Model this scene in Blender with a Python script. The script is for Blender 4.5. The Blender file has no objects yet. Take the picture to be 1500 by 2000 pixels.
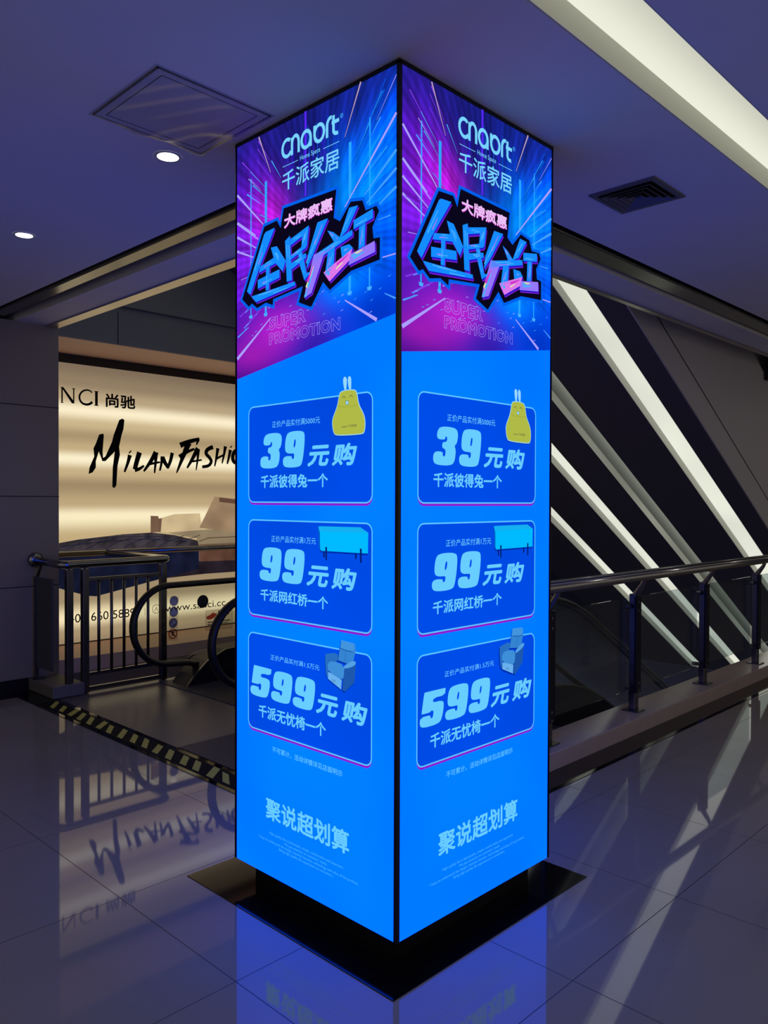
import bpy, math, random, json
from mathutils import Vector, Matrix
from mathutils.geometry import tessellate_polygon
random.seed(7)
SC = bpy.context.scene
COL = SC.collection
# ------------------------------------------------------------------ camera, world, exposure
YAW, PITCH, ROLL, EYE = 0.774771752, 0.0135741735, 0.00346780518, 1.55
WORLD_LEVEL, LAMP_WATTS, LOWER_WATTS = 0.29, 3.2, 130.0
R_ = Vector((math.sin(YAW), -math.cos(YAW), 0)); F_ = Vector((math.cos(YAW), math.sin(YAW), 0)); Z_ = Vector((0, 0, 1))
fwd = F_*math.cos(PITCH) - Z_*math.sin(PITCH); up = F_*math.sin(PITCH) + Z_*math.cos(PITCH)
cr, sr = math.cos(ROLL), math.sin(ROLL)
cx = R_*cr + up*sr; cy = up*cr - R_*sr
cam_d = bpy.data.cameras.new('camera'); cam = bpy.data.objects.new('camera', cam_d); COL.objects.link(cam)
m = Matrix((cx, cy, -fwd)).transposed().to_4x4(); m.translation = Vector((0, 0, EYE)); cam.matrix_world = m
cam_d.sensor_fit = 'HORIZONTAL'; cam_d.sensor_width = 36.0; cam_d.lens = 36.0*1559.19217/1500.0
cam_d.clip_start = 0.05; cam_d.clip_end = 200
SC.camera = cam
wd = bpy.data.worlds.new('world'); SC.world = wd; wd.use_nodes = True
bg = wd.node_tree.nodes['Background']; bg.inputs[0].default_value = (1.0, 0.92, 0.84, 1); bg.inputs[1].default_value = WORLD_LEVEL
vs = SC.view_settings; SC.display_settings.display_device = 'sRGB'
vs.view_transform = 'Standard'; vs.look = 'None'; vs.exposure = 0.0; vs.gamma = 1.0; vs.use_curve_mapping = False
SC.cycles.use_denoising = True; SC.cycles.max_bounces = 10; SC.cycles.transparent_max_bounces = 24
SC.cycles.sample_clamp_indirect = 4.0; SC.cycles.caustics_reflective = False; SC.cycles.caustics_refractive = False
def lamp(name, loc, watts, size=0.12, col=(1.0, 0.93, 0.84)):   # unseen area lamps added outside the view to fill the ambient light
    l = bpy.data.lights.new(name, 'AREA'); l.shape = 'DISK'; l.size = size; l.energy = watts; l.color = col
    o = bpy.data.objects.new(name, l); COL.objects.link(o); o.location = loc; return o
for u_, v_ in ((-0.9, 3.0), (-0.6, 4.6), (-1.6, 0.4), (0.2, -1.4), (2.2, -1.4), (4.4, -0.2), (6.8, 0.4), (9.6, 0.9), (13.0, 1.2)): lamp('fill_lamp', (u_, v_, 2.97), LAMP_WATTS)
for u_ in (5.5, 9.0, 12.5): lamp('lower_fill_lamp', (u_, 0.9, -0.36), LOWER_WATTS, 0.3, (0.72, 0.78, 1.0))  # unseen lamps added under the slab to brighten the escalator well from below
# ------------------------------------------------------------------ helpers
D = json.loads(r'''{"black":[[0.3446,0.3274],[0.6688,0.335],[0.6539,0.4315],[0.6902,0.4514],[0.751,0.3977],[0.8142,0.4081],[0.8317,0.446],[0.8881,0.4434],[0.9015,0.463],[0.867,0.5097],[0.8736,0.5483],[0.907,0.5512],[0.9061,0.625],[0.7536,0.6349],[0.6327,0.6805],[0.5932,0.6451],[0.5214,0.7233],[0.4436,0.695],[0.4686,0.64],[0.2756,0.6566],[0.2724,0.6786],[0.2258,0.6618],[0.1644,0.6738],[0.1263,0.6499],[0.1045,0.6596],[0.0553,0.6227],[0.2137,0.3671],[0.3003,0.3629],[0.3244,0.3961]],"strokes":[[[0.214,0.3977],[0.227,0.3906],[0.2869,0.3876],[0.1761,0.5265],[0.1167,0.6142],[0.0918,0.5968]],[[0.2606,0.4578],[0.301,0.4603],[0.3602,0.5263],[0.3396,0.5621],[0.2879,0.5179]],[[0.1857,0.5168],[0.2878,0.4984],[0.3287,0.5013],[0.3152,0.5199],[0.1794,0.5391]],[[0.17,0.5657],[0.3188,0.5506],[0.3191,0.5819],[0.1702,0.5998]],[[0.2281,0.5306],[0.2525,0.5273],[0.2485,0.6151],[0.2254,0.6157]],[[0.123,0.6224],[0.4212,0.6142],[0.4213,0.6282],[0.1578,0.6496]],[[0.3561,0.4519],[0.3876,0.4388],[0.4011,0.6059],[0.3679,0.6061]],[[0.3912,0.452],[0.5074,0.4261],[0.5038,0.4474],[0.3914,0.4759]],[[0.4669,0.4554],[0.5074,0.4302],[0.4946,0.4984],[0.46,0.5015]],[[0.3917,0.5137],[0.493,0.4865],[0.4895,0.5035],[0.3919,0.5297]],[[0.392,0.5436],[0.4897,0.5219],[0.4898,0.5402],[0.3922,0.5676]],[[0.4383,0.5101],[0.4653,0.5126],[0.4941,0.5966],[0.5255,0.5949],[0.4795,0.6197],[0.4533,0.5637]],[[0.5602,0.4268],[0.6222,0.4257],[0.531,0.5403],[0.4939,0.5803],[0.5009,0.5339]],[[0.6187,0.4685],[0.6544,0.4822],[0.703,0.515],[0.6628,0.5229]],[[0.5385,0.5409],[0.7604,0.4952],[0.7606,0.5146],[0.5388,0.5656]],[[0.5385,0.5388],[0.6076,0.5336],[0.5247,0.6733],[0.4801,0.6849],[0.4908,0.6463]],[[0.6234,0.5432],[0.6629,0.5356],[0.6557,0.6047],[0.6047,0.6264],[0.6084,0.6089]],[[0.743,0.4167],[0.7914,0.4194],[0.7314,0.4923],[0.6868,0.5118]],[[0.6952,0.5422],[0.7443,0.5415],[0.7653,0.5593],[0.7038,0.5834]],[[0.5968,0.6131],[0.7611,0.56],[0.7449,0.5975],[0.6324,0.651]],[[0.7684,0.4654],[0.8707,0.4492],[0.871,0.4801],[0.7671,0.4961]],[[0.7982,0.4943],[0.8322,0.4877],[0.8271,0.5633],[0.7948,0.5691]],[[0.7489,0.5774],[0.8807,0.5581],[0.8829,0.5955],[0.741,0.6133]]],"lst":[[0.0153,0.1997],[0.2205,0.3693],[0.0155,0.3104],[0.1512,0.3879],[0.0155,0.3112],[0.1688,0.4067],[0.0156,0.3679],[0.1601,0.4408],[0.0157,0.4245],[0.1426,0.4733]],"rst":[[0.9861,0.1644],[0.7159,0.4079],[0.9868,0.2836],[0.8234,0.3913],[0.9871,0.3432],[0.8334,0.4226],[0.9874,0.4029],[0.901,0.4404]],"cols":[[0.117,0.1591],[0.2226,0.1952],[0.7444,0.1915],[0.8515,0.1397],[0.1182,0.6957],[0.224,0.7016],[0.7467,0.7045],[0.8511,0.7051]],"topst":[[0.1722,0.0113],[0.2539,0.1679],[0.8018,0.0046],[0.7148,0.1662],[0.482,0.0062],[0.4832,0.3141],[0.9854,0.0413],[0.8868,0.1585]],"road":[[0.0165,0.8563],[0.2555,0.725],[0.7174,0.7294],[0.8903,0.8219]],"ears":[[[0.7187,1.0441],[0.7093,1.0111],[0.713,0.9962],[0.7228,0.9942],[0.7326,1.0038],[0.7303,1.0206],[0.7279,1.0442]],[[0.7444,1.0437],[0.7357,1.0135],[0.7393,0.9958],[0.7472,0.9946],[0.7557,1.0022],[0.7564,1.0192],[0.7553,1.0439]]],"cushion":[[0.6971,1.0434],[0.7775,1.0443],[0.7883,1.0613],[0.7956,1.0972],[0.8253,1.1327],[0.8324,1.1628],[0.8279,1.1921],[0.8138,1.1977],[0.6772,1.1957],[0.6583,1.187],[0.6505,1.1519],[0.6549,1.1329],[0.6799,1.0963],[0.6891,1.0626]],"eyes":[[[0.7059,1.0678],[0.7108,1.0636],[0.7157,1.0629],[0.7207,1.0648],[0.7244,1.07]],[[0.7475,1.0681],[0.7523,1.0639],[0.7572,1.0628],[0.762,1.0647],[0.7656,1.0695]]],"mouth":[[0.7262,1.0796],[0.7433,1.0802],[0.7416,1.0925],[0.7294,1.0931]],"stool":[[0.5693,1.5214],[0.5759,1.5173],[0.8095,1.5159],[0.8517,1.5334],[0.8498,1.6036],[0.5861,1.6054],[0.5782,1.5959],[0.5792,1.5408]],"stoolside":[[0.5693,1.5214],[0.5792,1.5408],[0.5808,1.6017],[0.5729,1.5922]],"stooltop":[[0.5693,1.5214],[0.5759,1.5173],[0.8095,1.5159],[0.8517,1.5334],[0.5825,1.536]],"stoollegs":[[[0.6024,1.6086],[0.6025,1.6282]],[[0.6172,1.5905],[0.6174,1.6372]],[[0.7844,1.6065],[0.7845,1.6253]],[[0.8128,1.5885],[0.8131,1.6369]]],"chair":[["back",[[0.7053,1.9129],[0.7757,1.9162],[0.7835,1.921],[0.7866,1.9376],[0.77,1.9849],[0.7396,1.9916],[0.6869,1.9862],[0.69,1.9685],[0.6974,1.9426]]],["headrest",[[0.7053,1.9129],[0.7757,1.9162],[0.7787,1.9272],[0.7746,1.9458],[0.7011,1.941]]],["side",[[0.7213,2.0104],[0.7868,1.9883],[0.7793,2.0516],[0.7278,2.0905],[0.7123,2.0875]]],["armL",[[0.6104,1.9753],[0.6265,1.9694],[0.6874,1.9603],[0.6876,1.9899],[0.6395,2.002],[0.6269,2.0545],[0.6191,2.0517]]],["seat",[[0.6266,2.0029],[0.6617,1.9914],[0.7243,1.9985],[0.7214,2.041],[0.7091,2.0523],[0.6319,2.0342]]],["base",[[0.6319,2.0335],[0.7103,2.0522],[0.7067,2.0861],[0.6301,2.0587]]],["armR",[[0.7212,2.002],[0.7669,1.9777],[0.7868,1.9771],[0.7892,1.9805],[0.7856,1.9896],[0.7579,2.0024],[0.7243,2.0108]]]],"M":[[3.5813,1.8073],[3.5896,1.8708],[3.6392,1.9836],[3.6311,2.0626],[3.656,2.1115],[3.6894,2.201],[3.7314,2.2148],[3.7398,2.1961],[3.7261,2.0353],[3.731,1.9715],[3.7564,1.9885],[3.8246,2.1367],[3.8418,2.2024],[3.9024,2.3604],[3.9372,2.3793],[3.9599,2.3647],[3.9493,2.2742],[3.9283,2.2076],[3.9021,2.0923],[3.9107,2.0114],[3.8846,1.8966],[3.8722,1.7014],[3.8498,1.6719],[3.8275,1.6845],[3.8329,1.8786],[3.8554,2.0413],[3.7563,1.9404],[3.7226,1.9391],[3.7059,1.9864],[3.6859,2.0334],[3.6557,1.9365],[3.6556,1.8729],[3.6224,1.8242]],"milan":[[[[4.0195,2.0129],[3.9982,1.9332],[3.9594,1.837]],0.0242,0.0097],[[[4.016,2.0488],[4.0266,2.0395]],0.0218,0.0169],[[[4.1268,2.0457],[4.0961,1.9533],[4.0728,1.8666]],0.029,0.0242],[[[4.0728,1.8617],[4.1231,1.8715],[4.1775,1.9098]],0.0242,0.0097],[[[4.3157,2.0544],[4.2508,1.9509],[4.1738,1.8497]],0.0315,0.0097],[[[4.3176,2.0545],[4.3101,1.9447],[4.297,1.8348]],0.0242,0.0073],[[[4.2416,1.9287],[4.3625,1.9534]],0.0145,0.0097],[[[4.387,2.0153],[4.3775,1.9302],[4.3587,1.8618]],0.0194,0.0097],[[[4.387,2.0068],[4.4191,1.9487],[4.461,1.8939]],0.029,0.0169],[[[4.5071,2.0581],[4.4859,1.9682],[4.4496,1.8918]],0.0218,0.0169],[[[4.7068,2.1769],[4.6316,2.0084],[4.5573,1.8419]],0.0411,0.0048],[[[4.6022,2.1418],[4.7107,2.1893],[4.8416,2.2247]],0.0315,0.0169],[[[4.8273,2.2186],[4.803,2.1558]],0.0218,0.0048],[[[4.5924,2.0154],[4.6711,2.0708],[4.7809,2.1126]],0.0266,0.0121],[[[4.8233,2.1217],[4.7547,2.0047],[4.6869,1.9011]],0.0315,0.0097],[[[4.8294,2.1132],[4.8193,1.9985],[4.7991,1.8784]],0.0218,0.0048],[[[4.7507,1.9748],[4.8722,1.9971]],0.0121,0.0097],[[[5.017,2.1456],[4.9442,2.1189],[4.9174,2.0697],[4.9753,2.0225],[5.0004,1.9843],[4.965,1.9331],[4.8764,1.9195]],0.0242,0.0169],[[[5.0801,2.1345],[5.0633,2.044],[5.0381,1.9302]],0.0242,0.0073],[[[5.1803,2.1612],[5.1653,2.0845],[5.1355,1.966]],0.0242,0.0073],[[[5.0591,2.017],[5.1696,2.0702]],0.0145,0.0097],[[[5.2473,2.1246],[5.23,2.0511],[5.2041,1.963]],0.0242,0.0097],[[[5.2516,2.1648],[5.2603,2.1543]],0.0194,0.0145],[[[5.3391,2.1254],[5.2909,2.0993],[5.2735,2.0347],[5.2954,1.9845],[5.3503,1.9829],[5.4012,2.0308],[5.4056,2.0954],[5.3723,2.1306],[5.3391,2.1254]],0.0242,0.0218]],"nciN":[[[3.3112,2.6316],[3.3252,2.6331],[3.3249,2.4837],[3.3109,2.4839]],[[3.3112,2.6316],[3.3315,2.6337],[3.4386,2.5017],[3.4386,2.4861],[3.4131,2.487]],[[3.4261,2.6311],[3.4388,2.6309],[3.4386,2.4861],[3.4258,2.4881]]],"nciC":[[3.6171,2.6081],[3.599,2.6268],[3.5581,2.6321],[3.5094,2.6084],[3.4835,2.5558],[3.506,2.5],[3.5579,2.4842],[3.5988,2.4973],[3.6202,2.5182]],"nciI":[[3.6485,2.6271],[3.6767,2.6267],[3.6765,2.4883],[3.6483,2.489]],"bench_top":[[3.2863,1.137],[3.4746,1.1649],[3.9447,1.2039],[4.2689,1.2136],[4.534,1.1793],[4.8318,1.1093],[4.8359,1.065],[4.5729,1.0401],[3.2861,1.0599]],"benchpx":[[3.2862,1.0658],[4.842,1.1157],[4.842,1.0715],[4.5631,0.8744],[4.5631,0.9693],[4.2779,0.8221],[4.3809,0.7224],[3.662,0.5947],[3.5711,0.6069],[3.4176,0.6462],[3.4176,0.6571],[3.2854,0.7262]],"sofa":[["arm",[[4.2542,1.3888],[4.3435,1.3844],[4.3622,1.218],[4.2541,1.2123]]],["back",[[4.3529,1.3572],[4.534,1.403],[4.852,1.4089],[4.8726,1.223],[4.4954,1.2147],[4.3622,1.2146]]],["seat",[[4.457,1.2071],[4.955,1.2299],[5.3623,1.2077],[5.3625,1.0458],[4.8359,1.0562],[4.8115,1.1363],[4.534,1.1827]]],["cush",[[5.0383,1.5954],[5.3618,1.57],[5.3623,1.2206],[5.2743,1.1952],[4.8419,1.2502]]]],"strip":[[3.4862,0.7583],[3.5673,0.745],[3.5554,0.3774],[3.4657,0.3884]],"circ":[[3.5222,0.7127],[3.5199,0.6211],[3.5148,0.5299],[3.5111,0.4398]],"hand":[[3.8345,0.5364],[3.8385,0.5496],[3.8701,0.56],[3.9099,0.5834],[3.9219,0.5877],[3.9099,0.5752],[3.9179,0.5689],[3.938,0.5738],[3.9388,0.5566],[3.918,0.5347],[3.8781,0.5218],[3.8503,0.5239]]}''')
def lin(c):
    return tuple((x/255/12.92 if x/255 <= 0.04045 else ((x/255+0.055)/1.055)**2.4) for x in c)
def mat(name, rgb, rough=0.5, metal=0.0, spec=0.5, coat=0.0, noise=0.0, nscale=8.0, bump=0.0, aniso=0.0):
    mt = bpy.data.materials.new(name); mt.use_nodes = True; nt = mt.node_tree; b = nt.nodes['Principled BSDF']
    c = lin(rgb); b.inputs['Base Color'].default_value = (*c, 1); b.inputs['Roughness'].default_value = rough
    b.inputs['Metallic'].default_value = metal; b.inputs['Specular IOR Level'].default_value = spec; b.inputs['Coat Weight'].default_value = coat
    tc = nt.nodes.new('ShaderNodeTexCoord'); nz = nt.nodes.new('ShaderNodeTexNoise'); nz.inputs['Scale'].default_value = nscale; nz.inputs['Detail'].default_value = 4
    nt.links.new(tc.outputs['Object'], nz.inputs['Vector'])
    if noise > 0:
        mx = nt.nodes.new('ShaderNodeMix'); mx.data_type = 'RGBA'
        mx.inputs[6].default_value = (*[x*(1-noise) for x in c], 1); mx.inputs[7].default_value = (*[min(1, x*(1+noise)) for x in c], 1)
        nt.links.new(nz.outputs['Fac'], mx.inputs[0]); nt.links.new(mx.outputs[2], b.inputs['Base Color'])
    if bump > 0:
        bp = nt.nodes.new('ShaderNodeBump'); bp.inputs['Strength'].default_value = bump; bp.inputs['Distance'].default_value = 0.01
        nt.links.new(nz.outputs['Fac'], bp.inputs['Height']); nt.links.new(bp.outputs['Normal'], b.inputs['Normal'])
    return mt
def emis(name, rgb, strength=1.0, blot=0.0, nscale=1.6):
    mt = bpy.data.materials.new(name); mt.use_nodes = True; nt = mt.node_tree; nt.nodes.clear()
    o = nt.nodes.new('ShaderNodeOutputMaterial'); e = nt.nodes.new('ShaderNodeEmission')
    e.inputs[0].default_value = (*(rgb if max(rgb) <= 3.5 else lin(rgb)), 1); e.inputs[1].default_value = strength
    nt.links.new(e.outputs[0], o.inputs[0])
    if blot > 0:                                # uneven lamps behind a backlit sheet
        tc = nt.nodes.new('ShaderNodeTexCoord'); nz = nt.nodes.new('ShaderNodeTexNoise'); nz.inputs['Scale'].default_value = nscale; nz.inputs['Detail'].default_value = 1
        mr = nt.nodes.new('ShaderNodeMapRange'); mr.inputs[1].default_value = 0.3; mr.inputs[2].default_value = 0.7
        mr.inputs[3].default_value = strength*(1-blot); mr.inputs[4].default_value = strength*(1+blot*0.4)
        nt.links.new(tc.outputs['Object'], nz.inputs['Vector']); nt.links.new(nz.outputs['Fac'], mr.inputs[0]); nt.links.new(mr.outputs[0], e.inputs[1])
    return mt
def emis_vcol(name, strength=1.0):
    mt = bpy.data.materials.new(name); mt.use_nodes = True; nt = mt.node_tree; nt.nodes.clear()
    o = nt.nodes.new('ShaderNodeOutputMaterial'); e = nt.nodes.new('ShaderNodeEmission'); a = nt.nodes.new('ShaderNodeAttribute'); a.attribute_name = 'print'
    e.inputs[1].default_value = strength; nt.links.new(a.outputs['Color'], e.inputs[0]); nt.links.new(e.outputs[0], o.inputs[0])
    return mt
def glass(name, tint, refl=1.0, rough=0.0):
    mt = bpy.data.materials.new(name); mt.use_nodes = True; nt = mt.node_tree; nt.nodes.clear()
    o = nt.nodes.new('ShaderNodeOutputMaterial'); mx = nt.nodes.new('ShaderNodeMixShader'); t = nt.nodes.new('ShaderNodeBsdfTransparent'); g = nt.nodes.new('ShaderNodeBsdfGlossy')
    fr = nt.nodes.new('ShaderNodeFresnel'); ge = nt.nodes.new('ShaderNodeNewGeometry'); ma = nt.nodes.new('ShaderNodeMath'); ma.operation = 'MULTIPLY_ADD'; ma.inputs[1].default_value = 1/1.5-1.5; ma.inputs[2].default_value = 1.5; nt.links.new(ge.outputs['Backfacing'], ma.inputs[0]); nt.links.new(ma.outputs[0], fr.inputs[0]); mu = nt.nodes.new('ShaderNodeMath'); mu.operation = 'MULTIPLY'; mu.inputs[1].default_value = refl
    t.inputs[0].default_value = (*tint, 1); g.inputs['Roughness'].default_value = rough
    nt.links.new(fr.outputs[0], mu.inputs[0]); nt.links.new(mu.outputs[0], mx.inputs[0]); nt.links.new(t.outputs[0], mx.inputs[1]); nt.links.new(g.outputs[0], mx.inputs[2]); nt.links.new(mx.outputs[0], o.inputs[0])
    return mt
class MB:
    def __init__(s): s.v = []; s.f = []; s.mi = []; s.mats = []
    def slot(s, mt):
        if mt is None: return 0
        if mt not in s.mats: s.mats.append(mt)
        return s.mats.index(mt)
    def add(s, vs_, fs_, mt=None):
        n = len(s.v); k = s.slot(mt); s.v += [tuple(p) for p in vs_]
        for q in fs_: s.f.append(tuple(i+n for i in q)); s.mi.append(k)
        return s
    def box(s, a, b, mt=None):
        x0, y0, z0 = [min(p) for p in zip(a, b)]; x1, y1, z1 = [max(p) for p in zip(a, b)]
        return s.add([(x0,y0,z0),(x1,y0,z0),(x1,y1,z0),(x0,y1,z0),(x0,y0,z1),(x1,y0,z1),(x1,y1,z1),(x0,y1,z1)],
              [(0,3,2,1),(4,5,6,7),(0,1,5,4),(1,2,6,5),(2,3,7,6),(3,0,4,7)], mt)
    def prism_uz(s, pts, v0, v1, mt=None):      # outline in the u-z plane, extruded along v
        n = len(pts); tri = tessellate_polygon([[Vector((p[0], p[1], 0)) for p in pts]])
        vs_ = [(p[0], v0, p[1]) for p in pts] + [(p[0], v1, p[1]) for p in pts]
        fs_ = [tuple(t) for t in tri] + [tuple(i+n for i in reversed(t)) for t in tri] + [(i, (i+1) % n, (i+1) % n+n, i+n) for i in range(n)]
        return s.add(vs_, fs_, mt)
    def tube(s, path, r, seg=12, mt=None, caps=True):
        P = [Vector(p) for p in path]; n = len(P); T = []
        for i in range(n):
            a = (P[i]-P[i-1]).normalized() if i else (P[1]-P[0]).normalized()
            b = (P[i+1]-P[i]).normalized() if i < n-1 else a
            T.append((a+b).normalized())
        N = T[0].orthogonal().normalized()
        if abs(T[0].z) < 0.9: N = (Z_ - T[0]*Z_.dot(T[0])).normalized()
        vs_ = []; 
        for i in range(n):
            N = (N - T[i]*N.dot(T[i])).normalized(); B = T[i].cross(N)
            rr = r[i] if isinstance(r, (list, tuple)) else r
            for k in range(seg):
                a = 2*math.pi*k/seg; vs_.append(P[i] + N*math.cos(a)*rr + B*math.sin(a)*rr)
        fs_ = [(i*seg+k, i*seg+(k+1) % seg, (i+1)*seg+(k+1) % seg, (i+1)*seg+k) for i in range(n-1) for k in range(seg)]
        if caps: fs_ += [tuple(reversed(range(seg))), tuple((n-1)*seg+k for k in range(seg))]
        return s.add(vs_, fs_, mt)
    def sweep_uz(s, path, v, prof, mt=None):    # path in (u,z); profile points (along v, along path normal)
        n = len(path); m_ = len(prof); vs_ = []
        for i in range(n):
            a = Vector(path[max(0, i-1)]); b = Vector(path[min(n-1, i+1)]); t = (b-a).normalized(); nn = Vector((-t.y, t.x))
            for q in prof: vs_.append((path[i][0]+nn.x*q[1], v+q[0], path[i][1]+nn.y*q[1]))
        fs_ = [(i*m_+k, i*m_+(k+1) % m_, (i+1)*m_+(k+1) % m_, (i+1)*m_+k) for i in range(n-1) for k in range(m_)]
        fs_ += [tuple(reversed(range(m_))), tuple((n-1)*m_+k for k in range(m_))]
        return s.add(vs_, fs_, mt)
    def build(s, name, mt=None, parent=None, smooth=False, bevel=0.0, kind=None):
        me = bpy.data.meshes.new(name); me.from_pydata(s.v, [], s.f)
        ms = s.mats or [mt]
        for q in ms: me.materials.append(q)
        if len(ms) > 1: me.polygons.foreach_set('material_index', s.mi)
        if smooth: me.polygons.foreach_set('use_smooth', [True]*len(me.polygons))
        me.update(); o = bpy.data.objects.new(name, me); COL.objects.link(o)
        if parent: o.parent = parent; o.matrix_parent_inverse = Matrix.Translation(-parent.location)
        if bevel: 
            b = o.modifiers.new('bevel', 'BEVEL'); b.width = bevel; b.segments = 2; b.limit_method = 'ANGLE'; b.angle_limit = 0.7
        if kind: o['kind'] = kind
        return o
def thing(name, label, cat, loc=(0, 0, 0), group=None):
    o = bpy.data.objects.new(name, None); COL.objects.link(o); o.location = loc; o['label'] = label; o['category'] = cat
    if group: o['group'] = group
    return o
def tag(o, label, cat, group=None):
    o['label'] = label; o['category'] = cat
    if group: o['group'] = group
    return o
def struct(mb, name, mt=None, label=None, bevel=0.0):
    o = mb.build(name, mt, kind='structure', bevel=bevel)
    if label: o['label'] = label
    return o
def arc(c, r, a0, a1, n=10):
    return [(c[0]+r*math.cos(math.radians(a0+(a1-a0)*i/n)), c[1]+r*math.sin(math.radians(a0+(a1-a0)*i/n))) for i in range(n+1)]
# flat printed shapes on a sheet: mapping (x, y, layer) -> point
TXT = {}
def text_geo(body, outline=0.0):
    key = (body, outline)
    if key in TXT: return TXT[key]
    c = bpy.data.curves.new('lettering', 'FONT'); c.body = body; c.resolution_u = 3
    if outline: c.fill_mode = 'NONE'; c.offset = 0.034; c.space_character = 1.08; c.bevel_depth = outline; c.bevel_resolution = 0
    o = bpy.data.objects.new('lettering', c); COL.objects.link(o)
    dg = bpy.context.evaluated_depsgraph_get(); dg.update(); me = bpy.data.meshes.new_from_object(o.evaluated_get(dg))
    V = [(p.co.x, p.co.y) for p in me.vertices]; Fc = [tuple(p.vertices) for p in me.polygons]
    bpy.data.objects.remove(o); bpy.data.curves.remove(c); bpy.data.meshes.remove(me)
    x0 = min(p[0] for p in V); x1 = max(p[0] for p in V); y0 = min(p[1] for p in V); y1 = max(p[1] for p in V)
    V = [((p[0]-x0)/(x1-x0), (p[1]-y0)/(y1-y0)) for p in V]
    TXT[key] = (V, Fc); return TXT[key]
def chaikin(p, k=2, closed=True):
    for _ in range(k):
        q = []; n = len(p)
        for i in range(n if closed else n-1):
            a, b = p[i], p[(i+1) % n]; q += [(a[0]*.75+b[0]*.25, a[1]*.75+b[1]*.25), (a[0]*.25+b[0]*.75, a[1]*.25+b[1]*.75)]
        if not closed: q = [p[0]] + q + [p[-1]]
        p = q
    return p
class Print(MB):
    def __init__(s, mapping): super().__init__(); s.m = mapping
    def loops(s, loops, mt, layer):
        flat = [p for l in loops for p in l]
        tri = tessellate_polygon([[Vector((p[0], p[1], 0)) for p in l] for l in loops])
        return s.add([s.m(p[0], p[1], layer) for p in flat], [tuple(t) for t in tri], mt)
    def ribbon(s, pts, w0, w1, mt, layer, closed=False):
        P = [Vector(p) for p in pts]; n = len(P); vs_ = []
        for i in range(n):
            a = P[(i-1) % n] if (i or closed) else P[i]; b = P[(i+1) % n] if (i < n-1 or closed) else P[i]
            ta = (P[i]-a).normalized() if (P[i]-a).length > 1e-9 else (b-P[i]).normalized()
            tb = (b-P[i]).normalized() if (b-P[i]).length > 1e-9 else ta
            t = (ta+tb); t = t.normalized() if t.length > 1e-6 else ta
            nn = Vector((-t.y, t.x)); k = 1/max(0.45, nn.dot(Vector((-ta.y, ta.x))))
            w = (w0+(w1-w0)*i/max(1, n-1))/2*k
            vs_ += [s.m(P[i].x+nn.x*w, P[i].y+nn.y*w, layer), s.m(P[i].x-nn.x*w, P[i].y-nn.y*w, layer)]
        fs_ = [(2*i, 2*i+1, (2*i+3) % (2*n), (2*i+2) % (2*n)) for i in range(n if closed else n-1)]
        return s.add(vs_, fs_, mt)
    def text(s, body, x0, x1, y0, y1, mt, layer, bold=0.0, outline=0.0, shear=0.0):   # y0 = baseline side
        V, Fc = text_geo(body, outline); d = bold*abs(y1-y0)
        x0, x1 = x0+d, x1-d; e = d if y1 > y0 else -d; y0, y1 = y0+e, y1-e
        for i, (p, q) in enumerate([(0, 0)] if not bold else [(0, 0), (d, 0), (-d, 0), (0, d), (0, -d), (.7*d, .7*d), (-.7*d, .7*d), (.7*d, -.7*d), (-.7*d, -.7*d)]):
            s.add([s.m(x0+(x1-x0)*a+shear*b+p, y0+(y1-y0)*b+q, layer+0.02*i) for a, b in V], Fc, mt)
        return s
    def unit(s, loops, x0, x1, y0, y1, mt, layer, shear=0.0):
        return s.loops([[(x0+(x1-x0)*a+shear*b, y0+(y1-y0)*b) for a, b in l] for l in loops], mt, layer)
# ------------------------------------------------------------------ materials
def floor_mat():
    mt = mat('polished_floor_tile', (152, 142, 128), 0.035, noise=0.10, nscale=2.5); nt = mt.node_tree; b = nt.nodes['Principled BSDF']
    tc = nt.nodes.new('ShaderNodeTexCoord'); sp = nt.nodes.new('ShaderNodeSeparateXYZ'); nt.links.new(tc.outputs['Object'], sp.inputs[0])
    outs = []
    for ax, o in ((0, 1.49), (1, 1.35)):
        a = nt.nodes.new('ShaderNodeMath'); a.operation = 'SUBTRACT'; a.inputs[1].default_value = o-7.7+0.0015; nt.links.new(sp.outputs[ax], a.inputs[0])
        d = nt.nodes.new('ShaderNodeMath'); d.operation = 'MODULO'; d.inputs[1].default_value = 0.77; nt.links.new(a.outputs[0], d.inputs[0])
        l = nt.nodes.new('ShaderNodeMath'); l.operation = 'LESS_THAN'; l.inputs[1].default_value = 0.003; nt.links.new(d.outputs[0], l.inputs[0]); outs.append(l)
    mxx = nt.nodes.new('ShaderNodeMath'); mxx.operation = 'MAXIMUM'; nt.links.new(outs[0].outputs[0], mxx.inputs[0]); nt.links.new(outs[1].outputs[0], mxx.inputs[1])
    old = b.inputs['Base Color'].links[0].from_socket
    mx = nt.nodes.new('ShaderNodeMix'); mx.data_type = 'RGBA'; nt.links.new(mxx.outputs[0], mx.inputs[0]); nt.links.new(old, mx.inputs[6]); mx.inputs[7].default_value = (0.012, 0.012, 0.014, 1)
    nt.links.new(mx.outputs[2], b.inputs['Base Color'])
    ro = nt.nodes.new('ShaderNodeMapRange'); ro.inputs[3].default_value = 0.035; ro.inputs[4].default_value = 0.5; nt.links.new(mxx.outputs[0], ro.inputs[0]); nt.links.new(ro.outputs[0], b.inputs['Roughness'])
    return mt
M_floor = floor_mat()
M_black = mat('black_granite', (12, 12, 13), 0.06, spec=0.35)
M_ceil = mat('painted_ceiling', (222, 220, 222), 0.75, spec=0.2, noise=0.03, nscale=3)
M_slot = mat('dark_slot', (14, 14, 18), 0.6)
M_steel_dark = mat('shutter_steel', (120, 118, 115), 0.22, metal=1.0, noise=0.1, nscale=20)
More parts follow.
